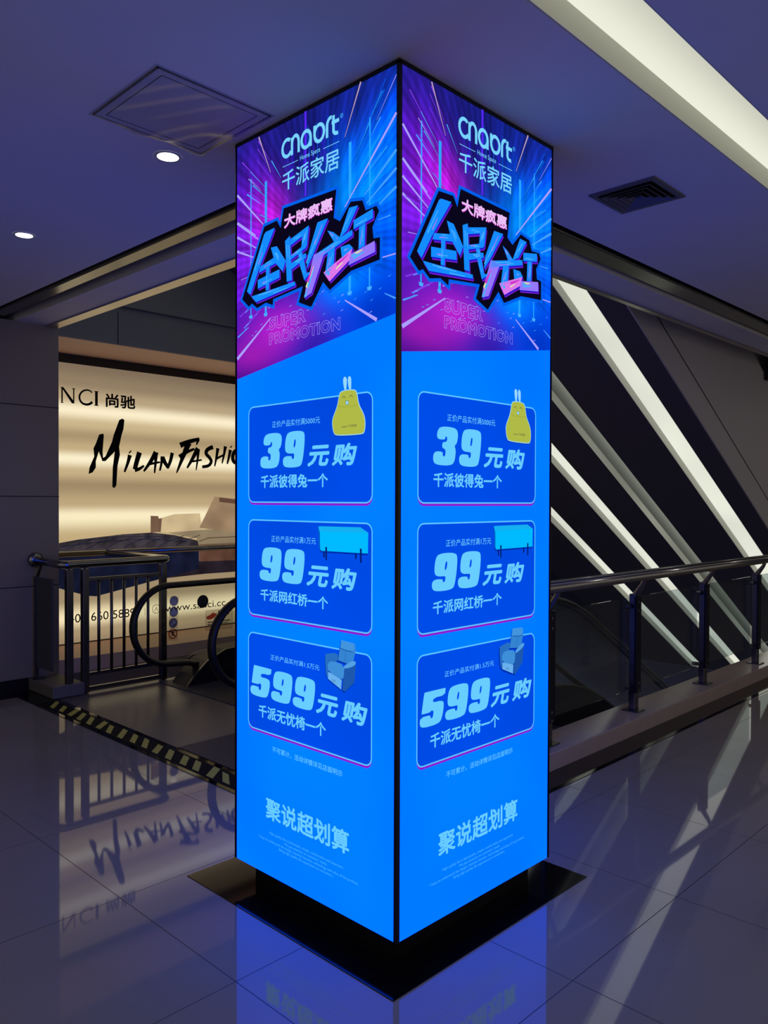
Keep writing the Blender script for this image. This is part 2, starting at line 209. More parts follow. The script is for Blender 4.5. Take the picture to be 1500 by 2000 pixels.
M_edge = mat('satin_edge_metal', (190, 180, 170), 0.28, metal=1.0)
M_pier = mat('grey_wall_panel', (146, 132, 116), 0.35, noise=0.05, nscale=2)
M_joint = mat('panel_joint', (20, 20, 20), 0.8)
M_wallup = mat('green_grey_panel', (128, 130, 120), 0.45, noise=0.05, nscale=2)
M_brown = mat('dark_brown_wall', (112, 94, 84), 0.5, noise=0.06, nscale=3)
M_ledge = mat('pink_beige_ledge', (226, 186, 160), 0.55)
M_dark = mat('dark_well_wall', (112, 116, 142), 0.5)
M_soffit = mat('dark_soffit', (84, 80, 92), 0.5)
M_side = mat('grey_truss_cladding', (192, 188, 188), 0.45, noise=0.04, nscale=1.5)
M_curb = mat('beige_kerb_stone', (178, 160, 152), 0.16, noise=0.08, nscale=14)
M_alu = mat('matt_white_paint', (205, 205, 195), 0.6)
M_steel = mat('stainless_steel', (150, 148, 148), 0.16, metal=1.0, noise=0.06, nscale=30)
M_steel2 = mat('dull_steel_post', (112, 108, 114), 0.26, metal=1.0)
M_rubber = mat('black_rubber', (9, 9, 12), 0.45)
M_deck = mat('dark_escalator_deck', (26, 27, 36), 0.35, metal=0.3)
M_deckedge = mat('escalator_deck_trim', (150, 146, 140), 0.3, metal=1.0)
M_glassr = glass('railing_glass', (0.80, 0.85, 0.86)); M_glasse = glass('escalator_glass', (0.90, 0.92, 0.90))
M_yellow = mat('yellow_tape', (196, 190, 84), 0.55, noise=0.2, nscale=30); M_tape = mat('black_tape', (18, 18, 26), 0.8, spec=0.15)
M_frame = mat('black_frame', (9, 9, 14), 0.4)
M_white = mat('white_trim', (190, 188, 190), 0.5)
M_vent = mat('vent_grey', (96, 96, 104), 0.5); M_ventd = mat('vent_painted_shade', (16, 17, 20), 0.7)
M_block = mat('concrete_plinth', (112, 106, 100), 0.65, noise=0.12, nscale=12, bump=0.2)
M_base = mat('black_skirting', (13, 15, 17), 0.3)
M_panel = mat('grey_sheet_panel', (70, 72, 74), 0.5)
E_blue = emis('lit_blue_sheet', (0.0, 0.215, 3.0), 1.0, blot=0.16); E_card = emis('lit_card_blue', (0, 76, 232), 1.0, blot=0.10)
E_line = emis('lit_pale_line', (92, 196, 255)); E_txt = emis('lit_cyan_print', (104, 205, 255)); E_txt2 = emis('lit_cyan_thin_print', (70, 180, 255)); E_fine = emis('lit_fine_print', (62, 176, 255))
E_pur = emis('lit_purple_print', (140, 26, 205)); E_logo = emis('lit_logo_print', (120, 212, 255)); E_blk = emis('unlit_black_print', (10, 6, 28)); E_out = emis('lit_outline_blue', (0, 96, 235))
E_s1 = emis('lit_brush_blue', (20, 140, 255)); E_s2 = emis('lit_brush_light', (70, 176, 255)); E_s3 = emis('lit_brush_navy', (30, 16, 200)); E_s4 = emis('lit_brush_purple', (112, 30, 200))
E_pk = emis('lit_pink_print', (222, 120, 235)); E_pk2 = emis('lit_pale_pink_print', (236, 190, 246)); E_yl = emis('lit_pale_yellow_print', (222, 226, 160)); E_lil = emis('lit_lilac_print', (150, 120, 250)); E_mag = emis('lit_magenta_print', (205, 50, 200))
E_vc = emis_vcol('lit_tunnel_print', 1.35); E_stl = emis('lit_streak_pale', (170, 160, 255)); E_stb = emis('lit_streak_blue', (70, 160, 255)); E_stv = emis('lit_streak_violet', (130, 60, 235)); E_colm = emis('lit_neon_blue', (40, 165, 255)); E_vio = emis('lit_neon_violet', (70, 30, 240)); E_or = emis('lit_streak_warm', (190, 160, 190))
E_cu = emis('lit_cushion_yellow', (176, 186, 70)); E_cu2 = emis('lit_cushion_shade', (160, 168, 60)); E_ear = emis('lit_ear_white', (150, 215, 250)); E_ink = emis('unlit_ink', (40, 60, 70))
E_st = emis('lit_stool_cyan', (0, 186, 255)); E_st2 = emis('lit_stool_top', (20, 176, 240)); E_st3 = emis('lit_stool_side', (0, 96, 200)); E_leg = emis('lit_leg_blue', (6, 30, 112))
E_ch = [emis('lit_chair_print', c) for c in ((52, 132, 210), (66, 148, 220), (30, 88, 172), (40, 110, 192), (62, 142, 216), (104, 176, 238), (84, 160, 228))]
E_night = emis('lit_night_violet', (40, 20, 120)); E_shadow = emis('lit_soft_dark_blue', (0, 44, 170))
# ------------------------------------------------------------------ floor, voids, ceiling
HC = 2.985
f = MB()
f.box((-4.5, -4.5, -0.3), (2.655, 6.6, 0)); f.box((2.655, -4.5, -0.3), (20, 2.5, 0)); struct(f, 'floor', M_floor)
f = MB(); f.box((2.655, 2.76, -0.3), (4.6, 6.2, 0)); struct(f, 'floor.002', mat('landing_plate', (96, 90, 94), 0.3, noise=0.08, nscale=4), 'dark satin floor of the escalator landing')
f = MB(); f.box((-4.5, -4.5, -4.9), (24, 8, -4.6)); struct(f, 'floor.001', mat('lower_floor', (100, 102, 116), 0.3))
f = MB(); f.box((1.775, 1.69, 0.0005), (2.93, 2.867, 0.003)); struct(f, 'trim_1', M_black, 'black granite border set in the floor round the lit pillar')
f = MB(); f.box((2.45, 2.90, 0.0005), (2.655, 6.60, 0.003)); f.box((-9, 6.42, 0.0005), (2.45, 6.60, 0.003)); struct(f, 'trim_2', M_black, 'black floor border along the escalator landing')
f = MB(); f.box((2.95, 2.32, 0.0005), (16, 2.50, 0.003)); struct(f, 'trim_3', M_black, 'black floor border along the glass railing')
f = MB(); f.box((2.83, 2.50, -0.3), (16, 2.76, 0.105)); struct(f, 'trim_4', M_curb, 'beige stone kerb under the glass railing', bevel=0.006)
# ceiling slabs round the light trough and the shutter slot
T0, T1 = 1.08, 1.325
c = MB(); zt_ = HC+0.3
c.box((-4.5, T1, HC), (2.25, 9, zt_)); c.box((-4.5, -4.5, HC), (20, T0, zt_)); c.box((2.25, T1, HC), (20, 2.262, zt_))
c.box((2.51, 2.51, HC), (2.762, 9, zt_)); c.box((2.762, 2.51, HC), (20, 2.762, zt_))
struct(c, 'ceiling', M_ceil)
c = MB(); c.box((-4.5, T0-0.01, zt_+0.001), (20, T1+0.01, zt_+0.03)); struct(c, 'ceiling.001', M_slot)
c = MB(); c.box((2.25, 2.262, HC+0.12), (2.51, 9, HC+0.3)); c.box((2.51, 2.262, HC+0.12), (20, 2.51, HC+0.3)); struct(c, 'ceiling.002', M_slot)
c = MB(); c.box((-9, -9, 6.2), (24, 9, 6.4)); struct(c, 'ceiling.003', M_dark)
for nm, b, lab in (('roller_shutter', ((2.315, 2.75, HC+0.012), (2.42, 6.62, HC+0.12)), 'steel shutter bar in the ceiling slot above the black and yellow tape'),
                   ('roller_shutter.001', ((2.80, 2.335, HC+0.012), (19.9, 2.475, HC+0.12)), 'steel shutter bar in the ceiling slot above the glass railing')):
    q = MB(); q.box(*b); o = q.build(nm, M_steel_dark, bevel=0.01); tag(o, lab, 'shutter', 'roller shutter bars')
for i, b in enumerate((((2.757, 2.757, HC-0.012), (2.85, 8.9, HC+0.002)), ((2.85, 2.757, HC-0.012), (20, 2.80, HC+0.002)))):
    q = MB(); q.box(*b); struct(q, 'trim_%d' % (5+i), M_edge)
# walls
w = MB(); w.box((-9, 6.6, -0.3), (2.862, 7.4, HC)); w.box((-9, 6.6, HC), (2.24, 7.4, HC+0.001))
struct(w, 'wall_left', M_pier)
w = MB()
for z in (0.846, 1.579, 2.316): w.box((-9, 6.597, z-0.003), (2.863, 6.61, z+0.003))
struct(w, 'trim_7', M_joint)
w = MB(); w.box((-9, 6.585, 0), (2.605, 6.60, 0.105)); struct(w, 'baseboard_left', M_base)
w = MB(); w.box((2.0, 7.61, -4.6), (9.2, 8.0, 6.2)); struct(w, 'wall_back', M_brown)
w = MB(); w.box((9.2, 7.61, -4.6), (24, 8.0, 6.2)); struct(w, 'wall_back.003', M_dark)
w = MB(); w.box((2.5, 6.88, -0.35), (9.2, 7.61, 0.15)); struct(w, 'trim_8', M_ledge, 'pinkish ledge below the lit furniture advertisement')
w = MB(); w.box((2.5, 6.872, -4.6), (9.2, 6.885, 0.02)); struct(w, 'wall_back.001', M_brown)
w = MB(); w.box((2.5, 6.815, 2.958), (9.2, 7.61, 3.36), M_ledge); w.mats[0] = M_ledge
struct(w, 'trim_9', M_ledge, 'bulkhead above the lit furniture advertisement')
w = MB(); w.box((2.5, 6.80, 2.962), (20, 6.815, 3.30), M_wallup); w.box((2.5, 6.74, 3.30), (20, 6.815, 6.2), M_wallup)
w.box((2.5, 6.742, 3.305), (20, 6.748, 3.31), M_joint)
for u in (3.49, 4.86): w.box((u, 6.797, 2.965), (u+0.006, 6.805, 3.25), M_joint)
for u in (4.76, 6.4): w.box((u, 6.737, 3.31), (u+0.006, 6.745, 6.1), M_joint)
struct(w, 'wall_back.002')
w = MB(); w.box((20, -9, -4.6), (20.3, 9, 6.4)); struct(w, 'wall_right', M_dark)
w = MB(); w.box((2.5, 2.76, -4.6), (2.64, 6.88, -0.301)); struct(w, 'wall_left.001', M_dark)
# ------------------------------------------------------------------ ceiling light trough
def grad_emis(name, rgb, axis, x0, x1, s0, s1):  # a diffuser whose lamps stand along one side
    mt = emis(name, rgb); nt = mt.node_tree; e = nt.nodes['Emission']; tc = nt.nodes.new('ShaderNodeTexCoord'); sp = nt.nodes.new('ShaderNodeSeparateXYZ'); mr = nt.nodes.new('ShaderNodeMapRange'); mr.interpolation_type = 'SMOOTHSTEP'
    for k, v_ in zip((1, 2, 3, 4), (x0, x1, s0, s1)): mr.inputs[k].default_value = v_
    nt.links.new(tc.outputs['Object'], sp.inputs[0]); nt.links.new(sp.outputs[axis], mr.inputs[0]); nt.links.new(mr.outputs[0], e.inputs[1]); return mt
E_tr = grad_emis('lit_white_diffuser', (240, 241, 222), 1, T0, T1, 0.60, 0.98)
lt = thing('recessed_light_trough', 'long recessed white light trough in the flat ceiling over the walkway', 'ceiling light', (5.5, 1.2, HC))
q = MB(); q.box((-4.4, T1-0.006, HC+0.0015), (19.9, T1-0.001, HC+0.095)); q.build('side_wall', M_alu, lt)
q = MB(); q.box((-4.4, T0+0.001, HC+0.0015), (19.9, T0+0.006, HC+0.095)); q.build('side_wall', M_alu, lt)
q = MB(); q.box((-4.4, T0+0.006, HC+0.09), (19.9, T1-0.006, HC+0.1)); q.build('diffuser', E_tr, lt)
# ------------------------------------------------------------------ upper escalator with its sloping soffit
TAN = math.tan(math.radians(30)); KS = 6.537
sz = lambda u: KS - TAN*u
ue = thing('upper_escalator', 'underside of the upper escalator sloping down behind the glass railing', 'escalator', (8, 4.6, 1.9))
VB = [(3.325, 3.578), (4.152, 4.392), (4.80, 5.024), (5.584, 5.815)]
US, UE = 3.3, 13.55
TH = 0.11
def slab(mb, v0, v1, u0=US, u1=UE, off=0.0, th=0.02, mt=None):
    n = (TAN*math.cos(math.radians(30)), math.cos(math.radians(30)))
    pts = [(u0+n[0]*off, sz(u0)+n[1]*off), (u1+n[0]*off, sz(u1)+n[1]*off), (u1+n[0]*(off+th), sz(u1)+n[1]*(off+th)), (u0+n[0]*(off+th), sz(u0)+n[1]*(off+th))]
    return mb.prism_uz(pts, v0, v1, mt)
q = MB(); edges = [3.1] + [e for p in VB for e in p] + [6.7]
for i in range(0, len(edges), 2): slab(q, edges[i], edges[i+1], th=TH+0.03)
slab(q, 3.1, 6.7, off=TH+0.03, th=0.3)
q.prism_uz([(UE, sz(UE)), (15.5, sz(UE)), (15.5, sz(UE)+0.5), (UE, sz(UE)+0.5)], 3.1, 6.7)
q.build('soffit', M_soffit, ue)
q = MB(); q.prism_uz([(US, sz(US)+0.001), (UE, sz(UE)+0.001), (15.5, sz(UE)), (15.5, sz(UE)+1.3), (UE+.4, sz(UE)+1.3), (US, sz(US)+1.6)], 3.085, 3.099)
q.build('side_cladding', M_side, ue)
q = MB(); q.prism_uz([(US, sz(US)+0.292), (UE, sz(UE)+0.292), (UE, sz(UE)+0.302), (US, sz(US)+0.302)], 3.082, 3.086); q.build('cladding_joint', M_joint, ue)
q = MB(); q.prism_uz([(US, sz(US)+1.6), (UE+.4, sz(UE)+1.3), (UE+.4, sz(UE)+6), (US, sz(US)+6)], 3.2, 3.25); q.build('upper_cladding', M_side, ue)
# window strip with a ledge on the cladding, at the far right
wn = thing('lit_panel', 'narrow lit panel with a dark ledge on the grey cladding above the slanted lights', 'panel', (9.1, 3.08, 2.9))
q = MB(); q.box((8.95, 3.02, 2.86), (9.9, 3.084, 2.94)); q.build('ledge', M_frame, wn)
q = MB(); q.box((9.13, 3.06, 2.94), (9.9, 3.084, 3.5)); q.build('panel_face', mat('pale_teal_panel', (120, 150, 150), 0.2), wn)
q = MB(); q.box((9.06, 3.05, 2.94), (9.10, 3.084, 3.5)); q.build('frame_bar', M_frame, wn)
q = MB(); q.box((9.22, 3.05, 2.94), (9.30, 3.07, 3.5)); q.build('lit_strip', emis('lit_warm_strip', (225, 225, 195), 0.7), wn)
labs = ['brightest slanted light trough, nearest the walkway, in the escalator soffit', 'dim slanted light trough, second from the walkway, in the escalator soffit',
        'bright slanted light trough, third from the walkway, in the escalator soffit', 'thin slanted light trough farthest from the walkway, ending above the kerb']
E_wallglow = emis('painted_wall_glow', (226, 230, 210), 0.30, blot=0.3, nscale=0.7)  # lamp light on the dim trough's side walls, put into their own emission
stg = [0.92, 0.13, 0.90, 0.86]
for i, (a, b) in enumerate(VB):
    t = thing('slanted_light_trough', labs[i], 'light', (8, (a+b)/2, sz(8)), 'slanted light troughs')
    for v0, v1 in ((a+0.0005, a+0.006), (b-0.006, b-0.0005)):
        q = MB(); slab(q, v0, v1, off=0.001, th=TH-0.015); q.build('side_wall', M_alu if i != 1 else E_wallglow, t)
    q = MB(); slab(q, a+0.006, b-0.006, u1=UE-0.01, off=TH-0.03, th=0.01)
    if i != 1: q.build('diffuser', emis('lit_trough_diffuser', (240, 242, 226), stg[i], blot=0.14, nscale=0.9), t)
    else:
        q.build('diffuser', grad_emis('lit_dim_diffuser', (226, 232, 214), 1, a, b, 0.30, 0.09), t)
        for v0 in (a+0.007, b-0.021)[:0]:
            q = MB(); slab(q, v0, v0+0.012, u1=UE-0.01, off=TH-0.036, th=0.005); q.build('light_strip', emis('lit_dim_strip', (232, 236, 216), 0.55, blot=0.3, nscale=0.7), t)
    q = MB(); slab(q, a+0.006, b-0.006, u0=UE-0.012, u1=UE-0.004, off=0.001, th=TH-0.04); q.build('end_cap', M_alu, t)
# ------------------------------------------------------------------ lit furniture advertisement on the back wall
WB = 7.6
adv = thing('lightbox_sign', 'big warm-lit furniture advertisement with black brush lettering behind the escalator', 'sign', (5.2, WB, 0.15))
q = MB(); q.box((2.9, 7.57, 2.872), (7.2, 7.608, 2.956)); q.box((7.14, 7.57, 0.15), (7.2, 7.608, 2.872)); q.box((2.9, 7.575, 0.1505), (7.14, 7.608, 0.16)); q.build('frame', M_frame, adv)
def sheet_mat():
    mt = bpy.data.materials.new('lit_warm_sheet'); mt.use_nodes = True; nt = mt.node_tree; nt.nodes.clear()
    o = nt.nodes.new('ShaderNodeOutputMaterial'); e = nt.nodes.new('ShaderNodeEmission'); tc = nt.nodes.new('ShaderNodeTexCoord'); sp = nt.nodes.new('ShaderNodeSeparateXYZ')
    mr = nt.nodes.new('ShaderNodeMapRange'); mr.inputs[1].default_value = 0.15; mr.inputs[2].default_value = 2.875
    cr_ = nt.nodes.new('ShaderNodeValToRGB'); nt.links.new(tc.outputs['Object'], sp.inputs[0]); nt.links.new(sp.outputs[2], mr.inputs[0]); nt.links.new(mr.outputs[0], cr_.inputs[0]); nt.links.new(cr_.outputs[0], e.inputs[0]); nt.links.new(e.outputs[0], o.inputs[0])
    el = cr_.color_ramp; el.interpolation = 'EASE'
    st = [(0.15, (150, 128, 100)), (0.26, (168, 146, 112)), (0.40, (246, 228, 184)), (0.58, (160, 140, 108)), (0.95, (150, 128, 98)), (1.20, (196, 172, 128)), (1.395, (250, 236, 196)), (1.52, (190, 166, 126)), (1.70, (160, 138, 104)), (1.83, (200, 176, 134)), (1.955, (252, 240, 204)), (2.06, (196, 172, 130)), (2.18, (170, 148, 112)), (2.30, (204, 182, 140)), (2.427, (252, 238, 202)), (2.55, (184, 162, 128)), (2.70, (146, 126, 100)), (2.875, (126, 108, 88))]
    while len(el.elements) < len(st): el.elements.new(0.5)
    for k, (z, cc) in enumerate(st): el.elements[k].position = (z-0.15)/2.725; el.elements[k].color = (*lin(cc), 1)
    return mt
E_sheet = sheet_mat()
wm = lambda x, y, l: (x, WB-0.02-0.0012*l, y)
pr = Print(wm); pr.loops([[(2.9, 0.16), (7.14, 0.16), (7.14, 2.872), (2.9, 2.872)]], E_sheet, 0)
pr.loops([D['bench_top']], emis('print_quilt_top', (62, 56, 62), 1.0, blot=0.5, nscale=9), 2)
E_bn = emis('print_quilt_body', (22, 26, 48), 1.0, blot=0.5, nscale=5); pr.loops([[(3.0,1.09),(4.84,1.09),(4.84,.80),(4.38,.722),(3.66,.595),(3.57,.607),(3.42,.657),(3.0,.80)]], E_bn, 1)
for k in range(7):
    u = 3.35+k*0.2
    pr.ribbon([(u, 1.065), (u+0.12, 1.12), (u+0.3, 1.17)], 0.006, 0.006, E_bn, 3)
pr.ribbon([(3.29, 1.10), (3.7, 1.135), (4.2, 1.15), (4.7, 1.10)], 0.006, 0.006, E_bn, 3); pr.ribbon([(3.4, 1.15), (3.9, 1.18), (4.4, 1.17)], 0.005, 0.005, E_bn, 3)
sc_ = {'arm': (120, 92, 72), 'back': (206, 182, 140), 'seat': (150, 132, 104), 'cush': (158, 130, 100)}
for n_, p in D['sofa']: pr.loops([p], emis('print_sofa', sc_[n_], 1.0, blot=0.25, nscale=4), {'back': 1, 'arm': 2, 'seat': 2, 'cush': 3}[n_])
pr.ribbon([(4.36, 1.36), (4.36, 1.215)], 0.05, 0.02, emis('print_sofa_dark', (110, 84, 66)), 4); pr.ribbon([(4.84, 1.10), (4.95, 1.135), (5.36, 1.14)], 0.012, 0.012, emis('print_sofa_seam', (96, 76, 60)), 4)
pr.ribbon([(5.10, 1.56), (5.36, 1.535)], 0.05, 0.05, emis('print_cushion_shade', (96, 70, 56)), 4)
pr.loops([[(4.842, 1.07), (5.9, 1.07), (5.9, 0.86), (4.842, 0.88)]], emis('print_sofa_base', (96, 66, 52), 1.0, blot=0.4, nscale=5), 2)
pr.loops([[(4.38,.722),(4.84,.80),(4.84,.89),(5.9,.89),(5.9,.74),(4.9,.74)]], emis('print_sofa_underside', (40, 32, 40), 1.0, blot=0.4, nscale=5), 1)
pr.build('printed_sheet', None, adv)
INK = mat('black_ink', (10, 10, 12), 0.6, spec=0.1)
pr = Print(wm); pr.loops([D['M']], INK, 5)
for p, a, b in D['milan']: pr.ribbon(chaikin(p, 2, False), a*2.0, b*1.9, INK, 5)
pr.build('brush_lettering', None, adv)
pr = Print(wm)
for l in D['nciN']: pr.loops([l], INK, 5)
pr.ribbon(chaikin(D['nciC'], 2, False), 0.012, 0.026, INK, 5); pr.loops([D['nciI']], INK, 5)
for a in ((3.304, 2.626, 3.334, 2.634), (3.418, 2.625, 3.446, 2.633), (3.304, 2.482, 3.332, 2.488), (3.64, 2.622, 3.685, 2.629), (3.64, 2.484, 3.685, 2.491)): pr.loops([[(a[0], a[1]), (a[2], a[1]), (a[2], a[3]), (a[0], a[3])]], INK, 5)
pr.build('name_lettering', None, adv); pr = Print(wm)
pr.text('尚驰', 3.76, 4.08, 2.482, 2.62, INK, 5, bold=0.028)
pr.build('name_lettering', None, adv)
pr = Print(wm); pr.text('400 660 5889', 3.375, 4.075, 0.354, 0.440, INK, 5, bold=0.004)
pr.build('phone_lettering', None, adv); pr = Print(wm)
pr.loops([[(4.185, 0.355), (4.189, 0.355), (4.189, 0.425), (4.185, 0.425)]], INK, 5)
pr.ribbon([(4.317+0.045*math.cos(k*math.pi/10), 0.408+0.045*math.sin(k*math.pi/10)) for k in range(20)], 0.005, 0.005, INK, 5, closed=True)
pr.ribbon([(4.300, 0.385), (4.317, 0.425), (4.334, 0.385)], 0.006, 0.006, INK, 5)
pr.text('www.sanci.cc', 4.424, 5.182, 0.364, 0.436, INK, 5)
pr.build('web_lettering', None, adv)
# ------------------------------------------------------------------ the lit pillar
U0, V0, W1, W2, ZT, ZB = 1.89122, 1.78740, 0.90819, 0.90532, 2.97648, 0.095
pil = thing('pillar_lightbox', 'tall square pillar wrapped in glowing blue furniture advertising', 'lightbox', (U0+W2/2, V0+W1/2, 0))
q = MB(); q.box((U0+0.06, V0+0.06, 0.003), (U0+W2-0.06, V0+W1-0.06, ZB)); q.build('base', M_frame, pil)
q = MB(); g_ = 0.012
q.box((U0+0.004, V0+0.004, ZB), (U0+W2-0.004, V0+W1-0.004, ZT))
q.box((U0-0.001, V0-0.001, ZB), (U0+g_, V0+g_, ZT)); q.box((U0-0.001, V0+W1-0.004, ZB), (U0+g_, V0+W1, ZT)); q.box((U0+W2-0.004, V0-0.001, ZB), (U0+W2, V0+g_, ZT)); q.box((U0+W2-g_, V0+W1-g_, ZB), (U0+W2, V0+W1, ZT))
q.box((U0-0.001, V0-0.001, ZT-0.007), (U0+W2+.001, V0+W1+.001, HC-0.0005)); q.build('frame', M_frame, pil)
q = MB(); q.box((U0+W2-0.003, V0+0.015, ZB+.01), (U0+W2+0.001, V0+W1-0.015, ZT-0.90), E_blue); q.box((U0+W2-0.003, V0+0.015, ZT-.90), (U0+W2+0.001, V0+W1-0.015, ZT-.01), E_night); q.build('back_panel', None, pil)
q = MB(); q.box((U0+0.015, V0+W1-0.003, ZB+.01), (U0+W2-0.015, V0+W1+0.001, ZT-0.90), E_blue); q.box((U0+0.015, V0+W1-0.003, ZT-.90), (U0+W2-0.015, V0+W1+0.001, ZT-.01), E_night); q.build('back_panel', None, pil)
NINE = [[(0.25,1),(.85,1),(1,.88),(.93,.12),(.78,0),(.15,0),(0,.10),(.02,.32),(.42,.32),(.42,.26),(.46,.22),(.52,.25),(.53,.36),(.5,.39),(.22,.39),(.07,.48),(.1,.88)], [(.50,.54),(.56,.58),(.58,.74),(.54,.79),(.50,.74),(.48,.58)]]
THREE = [[(.12,.66),(.14,.9),(.3,1),(.85,1),(1,.88),(.97,.6),(.85,.52),(.93,.42),(.9,.12),(.75,0),(.15,0),(0,.1),(.03,.35),(.4,.35),(.38,.26),(.44,.22),(.5,.26),(.5,.42),(.35,.44),(.36,.6),(.5,.6),(.55,.66),(.54,.72),(.5,.76),(.46,.72),(.46,.66)]]
FIVE = [[(.13,1),(.16,1.01),(.97,1.0),(1,.99),(.98,.79),(.52,.79),(.48,.66),(.85,.66),(.97,.56),(.9,.12),(.75,0),(.15,0),(0,.1),(.02,.32),(.42,.32),(.42,.25),(.47,.21),(.53,.25),(.54,.4),(.5,.44),(.42,.44),(.42,.40),(.06,.40),(.06,.43)]]
DIG = {'9': [chaikin(l) for l in NINE], '3': [chaikin(THREE[0])], '5': [chaikin(FIVE[0], 1)]}
def rrect(x0, x1, y0, y1, r, n=6):
    p = []
    for cxx, cyy, a in ((x1-r, y1-r, 0), (x0+r, y1-r, 90), (x0+r, y0+r, 180), (x1-r, y0+r, 270)): p += arc((cxx, cyy), r, a, a+90, n)
    return p
EDGE = lambda x: 0.940 - 0.128*x/0.907
def sm(a, b, x):
    t = max(0, min(1, (x-a)/(b-a))); return t*t*(3-2*t)
def mixc(a, b, t): return tuple(p*(1-t)+q_*t for p, q_ in zip(a, b))
def tunnel_color(x, y):                         # the printed picture: violet left, blue right, dark top and middle
    xn = x/0.907; c_ = mixc((58, 18, 150), (0, 66, 220), sm(0.28, 0.72, xn))
    def blob(cx_, cy_, rx, ry, col, k):
        nonlocal c_
        d = math.exp(-(((xn-cx_)/rx)**2+((y-cy_)/ry)**2)); c_ = mixc(c_, col, min(1, k*d))
    blob(0.26, 0.36, 0.17, 0.16, (196, 22, 190), 0.95); blob(0.12, 0.50, 0.2, 0.2, (112, 24, 206), 0.75); blob(0.33, 0.78, 0.24, 0.10, (172, 28, 190), 1.0); blob(0.12, 0.86, 0.2, 0.08, (150, 24, 164), 0.85)
    blob(0.74, 0.36, 0.22, 0.16, (0, 138, 255), 1.0); blob(0.88, 0.28, 0.14, 0.14, (0, 110, 250), 0.6); blob(0.72, 0.66, 0.16, 0.08, (0, 130, 255), 1.0); blob(0.92, 0.62, 0.18, 0.06, (0, 70, 190), 0.6); blob(0.9, 0.8, 0.16, 0.10, (0, 40, 160), 0.7)
    blob(0.55, 0.88, 0.16, 0.10, (44, 22, 150), 0.9); blob(0.02, 0.97, 0.3, 0.07, (70, 8, 110), 0.7)
    blob(0.5, 0.12, 0.2, 0.22, (14, 16, 86), 0.9)
    c_ = mixc(c_, (18, 22, 100), 0.8*(1-sm(0.0, 0.24, y+0.05*math.sin(xn*14))))
    a = math.atan2(y-0.5, (xn-0.56)*0.907); k = 0.5+0.5*math.sin(a*37+1.3)*math.sin(a*61+.4); r = math.hypot(y-0.5, xn-0.56)
    g_ = 1-sm(0.62, 0.70, y); s_ = 0.98+g_*(0.42*k*sm(0.08, 0.4, r)-0.12); vlines = 1+g_*(0.10*math.sin(xn*90)*math.sin(xn*37+1)-0.03)
    return tuple(min(255, v*s_*vlines) for v in c_)
